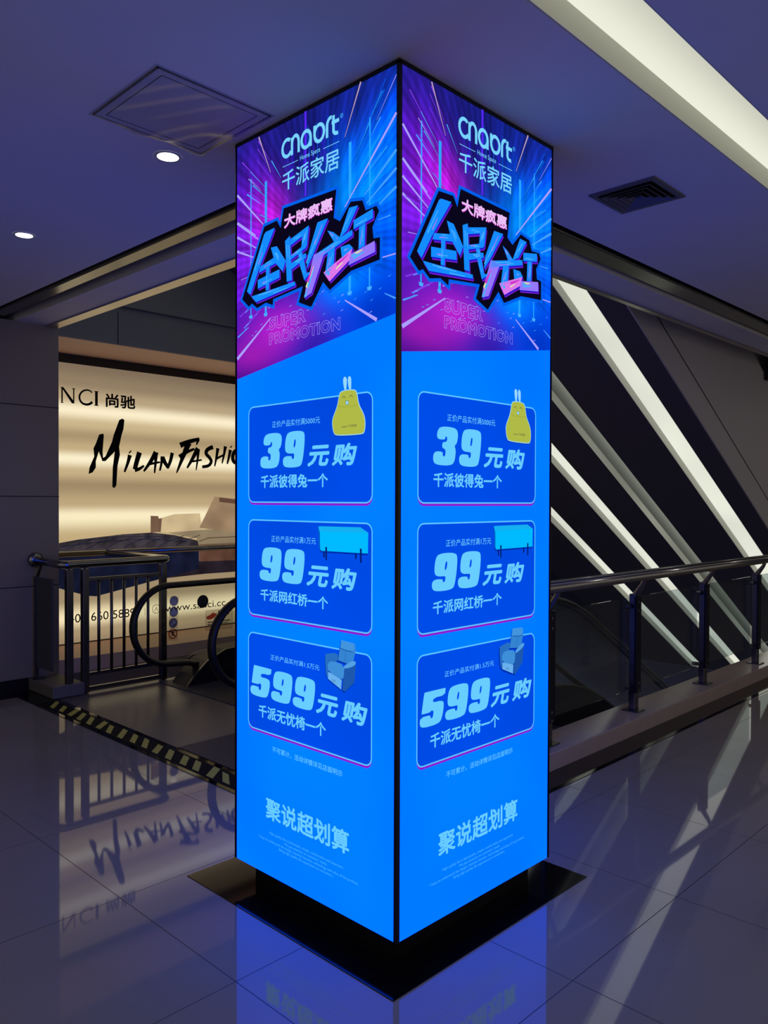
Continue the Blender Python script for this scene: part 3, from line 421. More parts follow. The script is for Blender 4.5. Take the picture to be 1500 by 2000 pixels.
def make_poster(mapping, name):
    root = None
    X = lambda t: t*0.907
    pr = Print(mapping); pr.loops([[(0.014, 0.010), (0.893, 0.010), (0.893, 2.879), (0.014, 2.879)]], E_blue, 0)
    root = pr.build(name, None, pil)
    # tunnel picture
    pr = Print(mapping); nx, ny = 110, 120; cols = []
    vs_ = []
    for j in range(ny+1):
        for i in range(nx+1):
            x = 0.0125+0.882*i/nx; y = 0.0085+(EDGE(x)-0.0085)*j/ny; vs_.append(mapping(x, y, 1)); cols.append((*lin(tunnel_color(x, y)), 1))
    pr.add(vs_, [(j*(nx+1)+i, j*(nx+1)+i+1, (j+1)*(nx+1)+i+1, (j+1)*(nx+1)+i) for j in range(ny) for i in range(nx)], E_vc)
    rnd = random.Random(3); C = (0.56*0.907, 0.50)
    def streak(p0, p1, w0, w1, m_, l=2):
        pr.ribbon([(X(p0[0]), p0[1]), (X(p1[0]), p1[1])], w0, w1, m_, l)
    L = D['lst']; R = D['rst']
    for k in range(0, len(L), 2): streak(L[k], L[k+1], 0.010, 0.004, E_stl)
    for k in range(0, len(R), 2): streak(R[k], R[k+1], 0.010, 0.004, E_stb if k > 1 else E_stl)
    for k in range(80):
        side = k % 2; a = rnd.uniform(-1.0, 0.62); r1 = rnd.uniform(0.26, 0.5); r0 = rnd.uniform(0.5, 0.6)
        dx = (1 if side else -1)
        p0 = (C[0]+dx*r1*math.cos(a), C[1]+r1*math.sin(a)); ln = rnd.uniform(0.05, 0.16); p1 = (C[0]+dx*(r1+ln)*math.cos(a), C[1]+(r1+ln)*math.sin(a))
        if not (0.018 < p1[0] < 0.889 and 0.02 < p1[1] < EDGE(p1[0])-0.01 and 0.018 < p0[0] < 0.889): continue
        pr.ribbon([p0, p1], 0.001, rnd.uniform(0.002, 0.006), rnd.choice((E_stb, E_colm, E_out)) if side else rnd.choice((E_stv, E_stl, E_stv, E_stb)), 2)
    Cc = D['cols']
    for k in range(4):
        xx = X(Cc[k][0]); pr.ribbon([(xx, Cc[k][1]), (xx, Cc[k+4][1])], 0.006 if k in (0, 3) else 0.014, 0.006 if k in (0, 3) else 0.012, E_colm, 2)
        pr.loops([[(xx-0.012, Cc[k+4][1]), (xx+0.012, Cc[k+4][1]), (xx+0.008, Cc[k+4][1]+0.012), (xx-0.008, Cc[k+4][1]+0.012)]], E_s2, 3)
    Tt = D['topst']
    streak(Tt[0], Tt[1], 0.007, 0.002, E_or); streak(Tt[2], Tt[3], 0.007, 0.002, E_or); streak(Tt[4], Tt[5], 0.012, 0.010, E_vio); streak(Tt[4], Tt[5], 0.002, 0.002, E_stv, 3); streak(Tt[6], Tt[7], 0.003, 0.001, E_stl)
    for k in range(26):
        x = rnd.uniform(0.36, 0.62)*0.907; y = rnd.uniform(0.05, 0.2); pr.ribbon([(x, y), (x, y+rnd.uniform(0.05, 0.13))], 0.0015, 0.003, rnd.choice((E_s3, E_vio, E_out)), 2)
    Rd = D['road']; streak(Rd[0], Rd[1], 0.014, 0.004, E_stl); streak(Rd[2], Rd[3], 0.004, 0.012, E_stl); streak((0.02, .77), (.10, .74), .006, .003, E_stb); streak((.93, .74), (.985, .765), .003, .006, E_stb); streak((.90, .62), (.985, .62), .003, .005, E_stl)
    for k in range(40):
        x = rnd.uniform(0.05, 0.95); y = rnd.uniform(0.66, 0.80); pr.ribbon([(X(x), y), (X(x)+0.012, y-0.004)], 0.002, 0.002, rnd.choice((E_stb, E_stl)), 2)
    o = pr.build('tunnel_picture', None, root)
    at = o.data.color_attributes.new('print', 'FLOAT_COLOR', 'POINT')
    for i_, c_ in enumerate(cols): at.data[i_].color = c_
    # maker's logo
    pr = Print(mapping); x0, x1, y0, y1 = X(.3285), X(.685), 0.143, 0.072
    ux = lambda p: [(x0+(x1-x0)*a, y0+(y1-y0)*b) for a, b in p]; sw = 0.013
    el = lambda cx_, cy_, rx, ry, a0, a1, n=16: [(cx_+rx*math.cos(math.radians(a0+(a1-a0)*k/n)), cy_+ry*math.sin(math.radians(a0+(a1-a0)*k/n))) for k in range(n+1)]
    for p in (el(.105, .5, .085, .44, 50, 325), [(.195, 0.0), (.195, .92)], el(.255, .56, .06, .38, 178, 0) + [(.315, 0.0)],
              el(.445, .48, .08, .42, 0, 360), [(.525, 0.02), (.525, .5)], [(.59, .95), (.59, .48)] + el(.67, .48, .08, .42, 180, 540),
              [(.80, 0.03), (.80, .55)] + el(.86, .6, .06, .36, 180, 75), [(.905, 1.0), (.905, .30)] + el(.96, .26, .055, .2, 180, 290), [(.875, .66), (.995, .66)]):
        pr.ribbon(ux(p), sw, sw, E_logo, 4)
    rx_, ry_ = X(.6975), .087
    pr.ribbon([(rx_+0.007*math.cos(k*math.pi/8), ry_+0.007*math.sin(k*math.pi/8)) for k in range(16)], 0.0018, 0.0018, E_txt2, 4, closed=True); pr.text('R', rx_-0.003, rx_+0.003, ry_+0.004, ry_-0.004, E_txt2, 4)
    pr.ribbon([(X(.3367), .1715), (X(.4363), .1715)], 0.0022, 0.0022, E_logo, 4); pr.ribbon([(X(.5909), .1723), (X(.685), .1723)], 0.0022, 0.0022, E_logo, 4)
    pr.text('Home Space', X(.4496), X(.5726), .182, .159, E_logo, 4)
    pr.text('千派家居', X(.3345), X(.684), .264, .192, E_logo, 4, bold=0.012)
    pr.build('logo_lettering', None, root)
    # headline
    pr = Print(mapping); bl = [(X(a), b) for a, b in D['black']]
    pr.ribbon(bl, 0.023, 0.023, E_out, 4, closed=True); pr.loops([bl], E_blk, 5)
    S = [[(X(a), b) for a, b in s_] for s_ in D['strokes']]
    for s_ in S:
        pr.loops([[(a+0.0065, b+0.0085) for a, b in s_]], E_s4, 6); pr.loops([[(a+0.003, b+0.0045) for a, b in s_]], E_s3, 7)
    for i_, s_ in enumerate(S): pr.loops([s_], {15: E_lil, 19: E_pk, 22: E_lil}.get(i_, E_s1), 8)
    rnd = random.Random(11)
    for i, s_ in enumerate(S):
        cx_ = sum(p[0] for p in s_)/len(s_); cy_ = sum(p[1] for p in s_)/len(s_)
        sxx = sum((p[0]-cx_)**2 for p in s_); syy = sum((p[1]-cy_)**2 for p in s_); sxy = sum((p[0]-cx_)*(p[1]-cy_) for p in s_)
        th = 0.5*math.atan2(2*sxy, sxx-syy); t = (math.cos(th), math.sin(th)); n_ = (-t[1], t[0])
        ex = max(abs((p[0]-cx_)*t[0]+(p[1]-cy_)*t[1]) for p in s_)*0.78; ew = min(max((p[0]-cx_)*n_[0]+(p[1]-cy_)*n_[1] for p in s_), -min((p[0]-cx_)*n_[0]+(p[1]-cy_)*n_[1] for p in s_))*0.55
        for k in range(4):
            o_ = rnd.uniform(-ew, ew); a0 = rnd.uniform(-ex, 0); a1 = a0+rnd.uniform(0.4, 1.0)*ex
            pal = (E_s2, E_s2, E_lil, E_s1)
            if i in (15, 19, 22): pal = (E_yl, E_pk, E_mag, E_yl, E_s2)
            pr.ribbon([(cx_+t[0]*a0+n_[0]*o_, cy_+t[1]*a0+n_[1]*o_), (cx_+t[0]*a1+n_[0]*o_, cy_+t[1]*a1+n_[1]*o_)], max(0.004, ew*(0.9 if i in (15, 19, 22) else 0.5)), 0.003, rnd.choice(pal), 9+k)
    pr.text('大牌疯惠', X(.349), X(.648), .405, .3555, E_pk2, 8, bold=0.034); pr.text('大牌疯惠', X(.349)+.0012, X(.648)+.0012, .407, .358, E_mag, 7, bold=0.04)
    pr.build('headline_lettering', None, root)
    pr = Print(mapping)
    pr.text('SUPER', X(.2497), X(.490), .772, .7235, E_stl, 6, outline=0.010); pr.text('PROMOTION', X(.2497), X(.6935), .829, .784, E_stl, 6, outline=0.010)
    pr.build('slogan_lettering', None, root)
    # three price cards
    cards = [(1.0585, 1.4320, '正价产品实付满5000元', (.2698, .5764), '39', [(.185, .3165, .2*.0), (.3402, .466)], (.4985, .6245), (.646, .777), '千派彼得兔一个', (.1905, .624)),
             (1.5020, 1.8745, '正价产品实付满1万元', (.2657, .553), '99', [(.1813, .318), (.3365, .467)], (.4944, .6223), (.6448, .777), '千派网红桥一个', (.190, .627)),
             (1.9470, 2.3240, '正价产品实付满1.5万元', (.261, .576), '599', [(.1162, .246), (.2629, .391), (.4077, .534)], (.5541, .6784), (.7047, .838), '千派无忧椅一个', (.1775, .616))]
    for k, (ya, yb, t1, t1x, dg, dx, yx, gx, t2, t2x) in enumerate(cards):
        pr = Print(mapping); xa, xb = X(.104), X(.8705); o = ya-1.0585
        pr.loops([rrect(xa, xb, ya+0.0105, yb+0.0105, 0.030)], E_pur, 2)
        rr = rrect(xa, xb, ya, yb, 0.030); pr.loops([rr], E_card, 3); pr.ribbon(rr, 0.005, 0.005, E_line, 4, closed=True)
        pr.text(t1, X(t1x[0]), X(t1x[1]), 1.147+o+(0.003 if k == 2 else -.0065 if k == 1 else 0), 1.1225+o+(0.007 if k == 2 else -.0065 if k == 1 else 0), E_txt, 5)
        base = (1.302, 1.7365, 2.194)[k]; top = (1.1675, 1.6058, 2.0755)[k]
        for ch, q_ in zip(dg, dx): pr.unit(DIG[ch], X(q_[0]), X(q_[1])+0.012, base, top, E_txt, 5, shear=0.008)
        pr.text('元', X(yx[0]), X(yx[1])-.002, base, base-0.076, E_txt, 5, bold=0.045, shear=0.018); pr.text('购', X(gx[0]), X(gx[1])-.004, base+.001, base-0.077, E_txt, 5, bold=0.04, shear=0.018)
        y2 = (1.3775, 1.815, 2.273)[k]; pr.text(t2, X(t2x[0]), X(t2x[1]), y2, y2-.0505+(.004 if k == 1 else 0), E_txt, 5, bold=0.026)
        PX = lambda pts: [(X(a), b) for a, b in pts]
        if k == 0:
            for e in D['ears']: pr.loops([chaikin(PX(e), 2)], E_ear, 5)
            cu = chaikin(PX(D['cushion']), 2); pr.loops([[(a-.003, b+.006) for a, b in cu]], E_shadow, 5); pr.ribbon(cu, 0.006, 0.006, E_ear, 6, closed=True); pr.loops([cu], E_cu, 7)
            pr.ribbon(PX([(.683, 1.094), (.72, 1.100), (.76, 1.100), (.793, 1.096)]), .003, .003, E_cu2, 8)
            for e in D['eyes']: pr.ribbon(PX(e), 0.0018, 0.0018, E_ink, 8)
            pr.loops([PX(D['mouth'])], E_ear, 8); pr.ribbon(PX(D['mouth']), 0.0012, 0.0012, E_ink, 9, closed=True)
            pr.text('chabrt 千派家居', X(.704), X(.787), 1.172, 1.1625, E_ink, 8)
        elif k == 1:
            st = PX(D['stool'])
            for l in D['stoollegs'][0::2]: pr.ribbon(PX(l), .008, .008, E_leg, 6)
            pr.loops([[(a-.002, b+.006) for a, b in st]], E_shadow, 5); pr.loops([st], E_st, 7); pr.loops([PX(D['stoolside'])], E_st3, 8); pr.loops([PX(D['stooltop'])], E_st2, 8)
            for l in D['stoollegs'][1::2]: pr.ribbon(PX(l), .009, .008, E_leg, 9)
        else:
            for i_, (n_, p) in enumerate(D['chair']):
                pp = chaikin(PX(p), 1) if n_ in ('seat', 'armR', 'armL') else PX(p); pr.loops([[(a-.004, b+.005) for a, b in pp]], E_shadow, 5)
                pr.loops([pp], E_ch[i_], 6+i_)
            pr.ribbon(PX([(.701, 1.941), (.735, 1.946), (.7746, 1.9458)]), .003, .003, E_ch[2], 14); pr.ribbon(PX([(.735, 1.948), (.728, 1.988)]), .0015, .0015, E_ch[2], 14)
            pr.text('千派', X(.655), X(.675), 2.066, 2.057, E_ink, 14)
        pr.build('price_card', None, root)
    pr = Print(mapping)
    pr.text('不可累计，活动详情详见店面明示', X(.2733), X(.7118), 2.394, 2.3715, E_line, 4, bold=0.008)
    pr.build('note_lettering', None, root)
    pr = Print(mapping)
    pr.text('聚说超划算', X(.229), X(.7505), 2.661, 2.576, E_txt, 4, bold=0.024)
    for s_, a, b, y in (('High quality life is fashionable, simple, comfortable and expectant,', .2542, .7194, 2.7188), ("We pay attention to customers' needs,", .3553, .6247, 2.7347), ('I hope to understand the design, material, function, technology and value of the product,', .1806, .8018, 2.7505), ('Bring high quality life experience to consumers.', .3224, .6595, 2.766)):
        pr.text(s_, X(a), X(b), y, y-0.0132, E_fine, 4)
    pr.build('footer_lettering', None, root)
    return root
LAY = 0.0004
pl = make_poster(lambda x, y, l: (U0-0.0005-LAY*l, V0+W1-x*W1/0.907, ZT-y), 'poster')
p2 = make_poster(lambda x, y, l: (U0+x*W2/0.907, V0-0.0005-LAY*l, ZT-y), 'poster')
pl['label'] = 'lit poster face turned to the escalator landing'; p2['label'] = 'lit poster face turned to the walkway and glass railing'
# ------------------------------------------------------------------ ceiling fittings
E_dl = emis('lit_downlight', (255, 255, 250), 6.0)
for nm, u, v, lab in (('ceiling_downlight', 1.76, 2.992, 'round lit downlight beside the sheeted ceiling hatch'), ('ceiling_downlight.001', 1.737, 4.435, 'round lit downlight nearest the grey wall, far from the hatch')):
    t = thing(nm, lab, 'downlight', (u, v, HC), 'round ceiling downlights')
    q = MB(); n = 28; ring = []
    for r, z in ((0.044, HC-0.003), (0.052, HC-0.006), (0.057, HC-0.0005)): ring += [(u+r*math.cos(2*math.pi*k/n), v+r*math.sin(2*math.pi*k/n), z) for k in range(n)]
    q.add(ring, [(j*n+k, j*n+(k+1) % n, (j+1)*n+(k+1) % n, (j+1)*n+k) for j in range(2) for k in range(n)]); q.build('trim_ring', M_white, t, smooth=True)
    q = MB(); q.add([(u+0.044*math.cos(2*math.pi*k/n), v+0.044*math.sin(2*math.pi*k/n), HC-0.003) for k in range(n)], [tuple(range(n))]); q.build('lens', E_dl, t)
vt = thing('air_vent', 'square dark air vent in the ceiling between the pillar and the light trough', 'vent', (3.51, 1.785, HC))
def ring(q, cu, cv, r0, z0, r1, z1, mt=None):
    a = [(cu+x*r0, cv+y*r0, z0) for x, y in ((-1,-1),(1,-1),(1,1),(-1,1))] + [(cu+x*r1, cv+y*r1, z1) for x, y in ((-1,-1),(1,-1),(1,1),(-1,1))]
    q.add(a, [(k, (k+1) % 4, (k+1) % 4+4, k+4) for k in range(4)], mt)
q = MB(); ring(q, 3.51, 1.785, 0.163, HC-0.0005, 0.160, HC-0.007); ring(q, 3.51, 1.785, 0.160, HC-0.007, 0.137, HC-0.009); ring(q, 3.51, 1.785, .137, HC-.009, .134, HC-.001); q.build('frame', M_vent, vt)
q = MB(); q.box((3.51-.136, 1.785-.136, HC-0.0015), (3.51+.136, 1.785+.136, HC-0.0006)); q.build('dark_plate', M_ventd, vt)  # flat dark plate standing in for the shade inside the vent recess
for r in (0.118, 0.090, 0.060, 0.032):
    q = MB(); ring(q, 3.51, 1.785, r, HC-0.016, r-0.016, HC-0.003); ring(q, 3.51, 1.785, r+0.004, HC-0.016, r, HC-0.016); q.build('louver', M_vent, vt)
hp = thing('access_hatch', 'square ceiling hatch covered with sagging clear plastic sheet', 'hatch', (1.607, 2.632, HC))
A0, A1, B0, B1 = 1.372, 1.84, 2.397, 2.866
q = MB()
for a, b in (((A0, B0), (A0+.006, B1)), ((A1-.006, B0), (A1, B1)), ((A0, B0), (A1, B0+.006)), ((A0, B1-.006), (A1, B1))): q.box((a[0], a[1], HC-0.004), (b[0], b[1], HC-0.0004))
q.build('frame', M_vent, hp)
q = MB(); q.box((A0+.006, B0+.006, HC-0.003), (A1-.006, B1-.006, HC-0.0004)); q.build('hatch_panel', M_ceil, hp)
q = MB()
for a, b in (((A0+.035, B0+.035), (A0+.038, B1-.035)), ((A1-.038, B0+.035), (A1-.035, B1-.035)), ((A0+.035, B0+.035), (A1-.035, B0+.038)), ((A0+.035, B1-.038), (A1-.035, B1-.035))): q.box((a[0], a[1], HC-0.0036), (b[0], b[1], HC-0.0031))
q.build('panel_joint', M_joint, hp)
q = MB(); n = 30; vs_ = []
for j in range(n+1):
    for i in range(n+1):
        a = i/n; b = j/n; e = min(1, 8*min(a, 1-a))*min(1, 8*min(b, 1-b)); sag = 0.006+0.045*e*(b**3)*(0.6+0.4*math.sin(a*9+b*5))+0.03*e*(a**4)*(0.7+0.5*math.sin(b*13+a*3)) + 0.003*e*math.sin(a*31+b*17)
        vs_.append((A0-0.012+(A1-A0+0.024)*a, B0-0.012+(B1-B0+0.024)*b, HC-0.0005-sag*min(1, 20*min(a, 1-a, b, 1-b)+0.05)))
q.add(vs_, [(j*(n+1)+i, j*(n+1)+i+1, (j+1)*(n+1)+i+1, (j+1)*(n+1)+i) for j in range(n) for i in range(n)]); q.build('plastic_sheet', glass('clear_plastic_film', (0.86, 0.86, 0.88), 0.9, 0.38), hp, smooth=True)
# ------------------------------------------------------------------ hazard tape
hz = thing('hazard_tape', 'black and yellow striped tape on the floor along the escalator landing', 'tape', (2.55, 4.5, 0.003))
q = MB(); q.box((2.482, 2.92, 0.0031), (2.618, 6.10, 0.0042)); q.build('tape_strip', M_tape, hz)
rnd = random.Random(5); v = 5.90
while v > 2.96:
    dv = rnd.uniform(-0.006, 0.006); a = 2.500+rnd.uniform(-.006, .006); b = 2.604+rnd.uniform(-.01, .01); sl = rnd.uniform(0.10, 0.15)
    q = MB(); q.add([(a, v+dv-0.034, 0.0048), (b, v+dv-0.034+sl, 0.0048), (b+.004, v+dv+0.034+sl, 0.0048), (a, v+dv+0.034, 0.0048)], [(0, 1, 2, 3)]); v -= 0.15; q.build('yellow_stripe', M_yellow, hz)
# ------------------------------------------------------------------ escalators
def handrail_path(u0, un, ztop, uend):
    r = 0.325; c = (un+r, ztop-r)
    p = [(un+0.62, ztop-2*r-0.05), (un+0.5, ztop-2*r-0.015)] + [(a, b) for a, b in arc(c, r, 262, 90, 22)]
    ui = 5.12; R = 1.5                            # horizontal, then a curve into the 30 degree slope
    L_ = R*math.tan(math.radians(15)); p += [(ui-L_, ztop)] if ui-L_ > p[-1][0]+.05 else []
    for k in range(1, 9):
        a = math.radians(30*k/8); p.append((ui-L_+R*math.sin(a), ztop-R+R*math.cos(a)))
    p.append((uend, ztop-(uend-ui)*TAN)); return p
oval = [(0.040*math.cos(2*math.pi*k/14), 0.026*math.sin(2*math.pi*k/14)) for k in range(14)]
def escalator(name, label, va, vb, un, ztop):
    t = thing(name, label, 'escalator', ((un+9)/2, (va+vb)/2, 0), 'escalators going down from the landing')
    UEND = 12.6
    for v in (va, vb):
        hp_ = handrail_path(0, un, ztop, UEND)
        q = MB(); q.sweep_uz(hp_, v, oval); q.build('handrail', M_rubber, t, smooth=True)
        inn = [p for p in hp_[2:]]; top = [(p[0]+0.02, p[1]) for p in inn if p[0] > un+0.3 and p[1] > ztop-0.2 or p[0] > 4]
        # pane: outline follows the newel curve and the slope
        q = MB(); cxn = (un+0.325, ztop-0.325); nose = arc(cxn, 0.30, 255, 90, 16)
        tp = [(u, z-0.022) for u, z in hp_ if u > un+0.36 and (z > ztop-0.2 or u > 4)]
        tp = [p for p in tp if p[0] > 3.7]
        low = [(u, z-0.56) for u, z in reversed(tp)]
        q.prism_uz([(un+.5, ztop-.62)] + nose + tp + low + [(un+0.6, ztop-0.58)], v-0.005, v+0.005); q.build('glass_balustrade', M_glasse, t)
        # deck and skirt under the pane
        dk = [(un+0.42, 0.001), (un+0.50, 0.09), (un+0.62, 0.19), (un+0.80, 0.265), (un+1.05, 0.275)]
        dk2 = [(u, z-0.575) for u, z in tp if u > un+1.1]
        q = MB(); q.prism_uz(dk + dk2 + [(UEND, dk2[-1][1]-0.85), (5.5, -0.85), (4.62, -0.4), (4.6, 0.001)], v-0.12, v+0.12); q.build('deck', M_deck, t)
        q = MB(); q.sweep_uz(dk + dk2, v-0.118, [(-0.008, -0.004), (0.008, -0.004), (0.008, 0.006), (-0.008, 0.006)]); q.build('deck_trim', M_deckedge, t)
    q = MB(); q.box((un+0.35 if va > 4.3 else 2.66, va-0.25, 0.0006), (4.75, vb+0.2, 0.006)); q.build('comb_plate', M_comb, t)
    q = MB(); pts = [(4.75, -0.02)]; u, z = 4.9, -0.02
    pts.append((u, z))
    while u < 12.3: 
        z -= 0.4*TAN; pts.append((u, z)); u += 0.4; pts.append((u, z))
    q.prism_uz(pts + [(u, z-0.5), (4.75, -0.6)], va+0.13, vb-0.13); q.build('steps', mat('step_metal', (60, 60, 62), 0.4, metal=0.8), t)
    return t
def comb_mat():
    mt = mat('ribbed_comb_plate', (96, 92, 96), 0.42, metal=0.9); nt = mt.node_tree; b = nt.nodes['Principled BSDF']
    tc = nt.nodes.new('ShaderNodeTexCoord'); sp = nt.nodes.new('ShaderNodeSeparateXYZ'); nt.links.new(tc.outputs['Object'], sp.inputs[0]); hs = []
    for ax, fq in ((0, 300), (1, 300)):
        m1 = nt.nodes.new('ShaderNodeMath'); m1.operation = 'MULTIPLY'; m1.inputs[1].default_value = fq; nt.links.new(sp.outputs[ax], m1.inputs[0])
        s1 = nt.nodes.new('ShaderNodeMath'); s1.operation = 'SINE'; nt.links.new(m1.outputs[0], s1.inputs[0]); hs.append(s1)
    mu = nt.nodes.new('ShaderNodeMath'); mu.operation = 'MULTIPLY'; nt.links.new(hs[0].outputs[0], mu.inputs[0]); nt.links.new(hs[1].outputs[0], mu.inputs[1])
    bp = nt.nodes.new('ShaderNodeBump'); bp.inputs['Strength'].default_value = 1.0; bp.inputs['Distance'].default_value = 0.012; nt.links.new(mu.outputs[0], bp.inputs['Height']); nt.links.new(bp.outputs['Normal'], b.inputs['Normal'])
    return mt
M_comb = comb_mat()
escalator('escalator', 'far escalator going down in front of the lit furniture advertisement', 4.78, 5.90, 3.155, 0.845)
escalator('escalator.001', 'near escalator going down between the glass railing and the lit pillar', 3.15, 4.20, 3.155, 0.865)
# stickers on the far balustrade
gm = lambda x, y, l: (x, 5.893-0.0006*l, y)
def disc(c, rx, ry, n=24): return [(c[0]+rx*math.cos(2*math.pi*k/n), c[1]+ry*math.sin(2*math.pi*k/n)) for k in range(n)]
S_bk = glass('sticker_clear', (0.74, 0.73, 0.74), 1.0, 0.2); S_bl = glass('sticker_blue', (0.085, 0.10, 0.36), 1.0, 0.2); S_wh = mat('sticker_white', (210, 210, 215), 0.4); S_rd = glass('sticker_red', (0.42, 0.06, 0.07), 1.0, 0.2); S_dk = mat('sticker_black', (12, 14, 26), 0.4)
st = thing('safety_sticker', 'vertical strip of three blue and one red safety pictograms on the escalator glass', 'sticker', (3.52, 5.893, 0.57))
pr = Print(gm); pr.loops([[tuple(p) for p in D['strip']]], S_bk, 0); pr.build('backing', None, st)
rx, ry = 0.0405, 0.042
for k, c_ in enumerate(D['circ']):
    pr = Print(gm); c_ = tuple(c_)
    T = lambda pts: [(c_[0]+a*rx, c_[1]+b*ry) for a, b in pts]
    if k < 3:
        pr.loops([disc(c_, rx, ry)], S_bl, 1)
        if k == 0: G_ = [[(-.3, .5), (-.2, .1), (-.35, -.3)], [(-.2, .1), (.2, .3), (.25, .6)], [(.2, .3), (.3, -.5)], [(-.6, .3), (-.3, .1)], [(-.5, -.55), (.5, -.55)]]
        elif k == 1: G_ = [[(-.35, .5), (-.35, -.45), (.45, -.45), (.45, .35)], [(-.1, .6), (-.1, -.3)], [(.15, .3), (.15, -.4)], [(-.35, .5), (-.1, .6)]]
        else: G_ = [[(-.7, -.5), (-.2, -.3), (.7, .3)], [(0, .7), (.05, .2), (-.25, -.1)], [(.05, .2), (.35, .15)], [(-.1, .4), (.2, .4)]]
        for p in G_: pr.ribbon(T(p), .007, .007, S_wh, 2)
    else:
        pr.ribbon(disc(c_, rx*.92, ry*.92), .009, .009, S_rd, 3, closed=True); pr.ribbon(T([(-.62, .62), (.62, -.62)]), .009, .009, S_rd, 3)
        for p in ([(0, .5), (0, 0), (-.3, -.5)], [(0, 0), (.3, -.5)], [(-.35, .2), (.35, .2)]): pr.ribbon(T(p), .008, .008, S_dk, 2)
    pr.build('pictogram', None, st)
ds = thing('floor_sticker', 'round black sticker reading 1-3 on the escalator glass', 'sticker', (3.80, 5.893, 0.685))
pr = Print(gm); pr.loops([disc((3.8007, 0.684), 0.056, 0.056)], S_dk, 1); pr.build('disc', None, ds)
pr = Print(gm); pr.text('1-3', 3.772, 3.832, 0.662, 0.706, mat('sticker_dim_print', (62, 66, 90), 0.5), 2); pr.build('number', None, ds)
nt_ = thing('notice_sticker', 'clear notice sticker with a red hand drawing on the escalator glass', 'sticker', (3.966, 5.893, 0.51))
S_cl = glass('clear_sticker', (0.82, 0.80, 0.78), 1.0, 0.1)
pr = Print(gm); pr.loops([[(3.831, .598), (4.102, .598), (4.102, .425), (3.831, .432)]], S_cl, 0); pr.ribbon([(3.831, .598), (4.102, .598), (4.102, .425), (3.831, .432)], .003, .003, S_dk, 1, closed=True); pr.build('backing', None, nt_)
pr = Print(gm); pr.loops([[tuple(p) for p in D['hand']]], S_rd, 2); pr.build('hand_drawing', None, nt_)
pr = Print(gm)
for y, x0, x1, h in ((.572, 3.955, 4.09, .018), (.548, 3.955, 4.06, .010), (.492, 3.85, 4.08, .011), (.472, 3.85, 4.06, .011)):
    x = x0
    rr_ = random.Random(int(y*1000))
    while x < x1: w_ = rr_.uniform(.006, .014); pr.loops([[(x, y), (x+w_, y), (x+w_, y+h), (x, y+h)]], S_dk, 2); x += w_+.004
pr.build('small_print', None, nt_)
# ------------------------------------------------------------------ stainless fence beside the grey wall
fe = thing('steel_fence', 'stainless steel fence with upright bars between the grey wall and the escalator', 'fence', (3.2, 6.18, 0))
def elbow(a, b, c, r=0.06, n=5):
    a, b, c = Vector(a), Vector(b), Vector(c); p = b+(a-b).normalized()*r; q_ = b+(c-b).normalized()*r
    return [tuple(p*(1-t)**2+b*2*t*(1-t)+q_*t*t) for t in [k/n for k in range(n+1)]]
ZR = 1.045
P0, P1, P2, P3 = (2.665, 6.598, 1.06), (2.70, 6.18, 1.04), (3.635, 6.18, ZR), (3.72, 7.47, 1.03)
q = MB(); q.tube([P0] + elbow(P0, P1, P2) + elbow(P1, P2, P3) + [P3], 0.031, 16); q.build('handrail', M_steel, fe, smooth=True)
q = MB(); q.tube([(2.665, 6.599, 1.06), (2.666, 6.575, 1.06), (2.668, 6.568, 1.059)], [0.062, 0.060, 0.034], 20); q.build('wall_flange', M_steel, fe, smooth=True)
q = MB(); q.tube([(2.665, 6.55, 0.93), (2.668, 6.50, 1.0), (2.668, 6.47, 1.045)], 0.012, 8); q.build('bracket_arm', M_steel2, fe)
for u, z0 in ((2.76, 0.101), (2.889, 0.004), (3.585, 0.004)):
    q = MB(); q.box((u-0.026, 6.155, z0), (u+0.026, 6.205, 1.0)); q.box((u-0.010, 6.17, 1.0), (u+0.010, 6.19, 1.03)); q.build('post', M_steel2, fe, bevel=0.003)
for z, nm in ((0.915, 'top_rail'), (0.15, 'bottom_rail'), (0.035, 'foot_rail')):
    q = MB(); q.box((2.915, 6.165, z-0.014), (3.559, 6.195, z+0.014)); q.build(nm, M_steel2, fe, bevel=0.003)
for u in (3.006, 3.116, 3.226, 3.336, 3.445):
    q = MB(); q.tube([(u, 6.18, 0.164), (u, 6.18, 0.901)], 0.0125, 12); q.build('upright_bar', M_steel2, fe, smooth=True)
q = MB(); q.box((2.648, 6.235, 0.20), (2.660, 6.55, 0.925)); q.build('side_panel', M_panel, fe)
q = MB(); q.box((2.640, 6.535, 0.101), (2.668, 6.565, 0.93)); q.build('post', M_steel2, fe)
q = MB(); q.box((2.615, 6.47, 0.1005), (2.70, 6.575, 0.108)); q.build('foot_plate', M_steel2, fe)
q = MB(); q.box((2.612, 6.135, 0.0035), (2.868, 6.598, 0.1)); o = q.build('concrete_plinth', M_block, bevel=0.008); tag(o, 'low grey concrete block under the fence posts by the wall', 'plinth')
br = thing('wall_handrail', 'steel handrail running along the lit furniture advertisement', 'handrail', (6, 7.5, 1.03))
q = MB(); q.tube([(2.95, 7.5, 1.03), (9.0, 7.5, 1.03)], 0.031, 14); q.build('rail', M_steel, br, smooth=True)
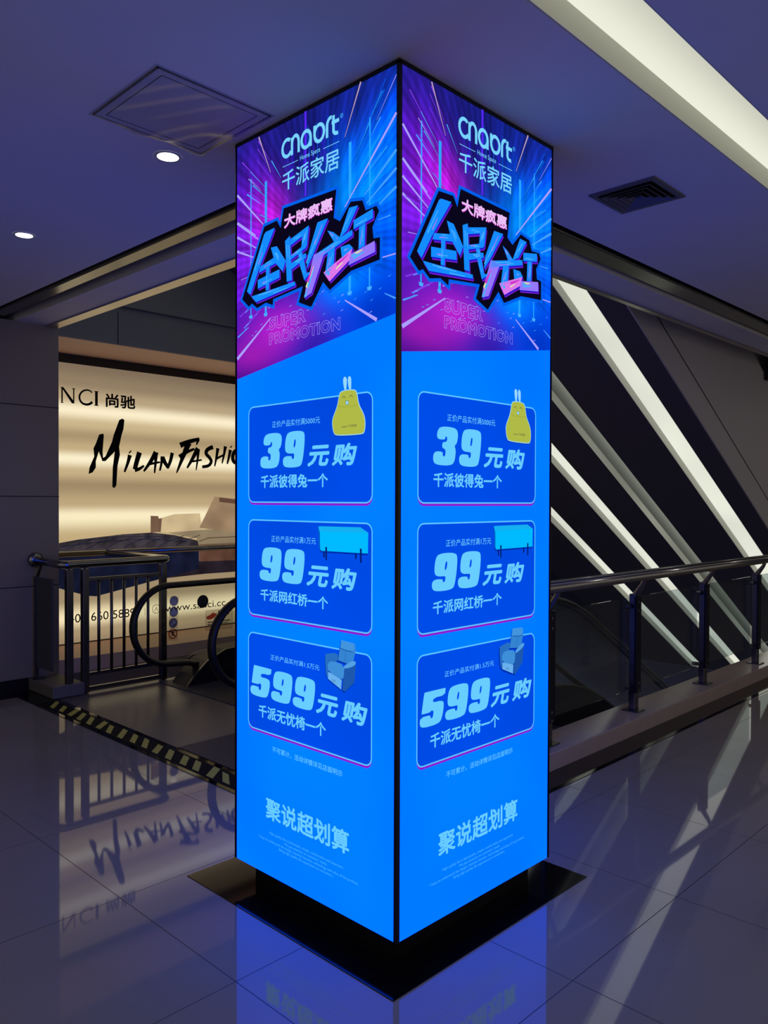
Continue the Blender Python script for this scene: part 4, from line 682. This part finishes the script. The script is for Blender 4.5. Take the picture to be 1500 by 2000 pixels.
for u in (2.98, 5.6, 7.3, 8.9):
    q = MB(); q.tube([(u, 7.5, 1.0), (u, 7.5, 0.1505)], 0.015, 8); q.build('post', M_steel2, br)
# ------------------------------------------------------------------ glass railing
gr = thing('glass_railing', 'glass panel railing with steel posts and handrail on the beige kerb', 'railing', (7, 2.62, 0.105))
VH = 2.54
q = MB(); q.tube([(2.86, VH, 1.053), (12.4, VH, 1.030)], 0.034, 18); q.tube([(2.86, VH+0.012, 1.083), (12.4, VH+0.012, 1.060)], 0.010, 8); q.build('handrail', M_steel, gr, smooth=True)
us = [2.95, 4.07, 5.16, 6.32, 7.46, 8.62, 9.78, 10.94, 12.1]
for i, u in enumerate(us):
    p_ = MB(); p_.box((u-0.030, 2.60, 0.112), (u+0.030, 2.645, 0.915)); po = p_.build('post', M_steel2, gr, bevel=0.003)
    q = MB(); q.box((u-0.060, 2.565, 0.1055), (u+0.060, 2.68, 0.113)); q.build('foot_plate', M_steel2, po)
    q = MB(); q.box((u-0.038, 2.588, 0.235), (u+0.038, 2.601, 0.90)); q.build('cover_plate', mat('dark_cover_plate', (44, 44, 62), 0.3, metal=1.0) if i == 0 else bpy.data.materials['dark_cover_plate'], po)
    q = MB(); zr = 1.053-0.0024*(u-2.86); q.tube([(u, 2.615, 0.905), (u, 2.56, zr-0.06), (u, VH, zr-0.01)], [0.022, 0.016, 0.014], 10); q.build('handrail_arm', M_steel2, po)
    for z in (0.27, 0.83):
        for sg in (-1, 1):
            q = MB(); q.tube([(u+sg*0.030, 2.635, z), (u+sg*0.062, 2.642, z)], 0.012, 8); q.tube([(u+sg*0.066, 2.615, z), (u+sg*0.066, 2.650, z)], 0.016, 10); q.build('glass_clamp', M_steel2, po)
    for z in (0.25, 0.30, 0.80, 0.86):
        q = MB(); q.tube([(u, 2.588, z), (u, 2.584, z)], 0.010, 8); q.build('bolt', M_steel, po)
for a, b in zip(us, us[1:]):
    q = MB(); q.box((a+0.05, 2.650, 0.24), (b-0.05, 2.660, 0.885)); q.build('glass_pane', M_glassr, gr)
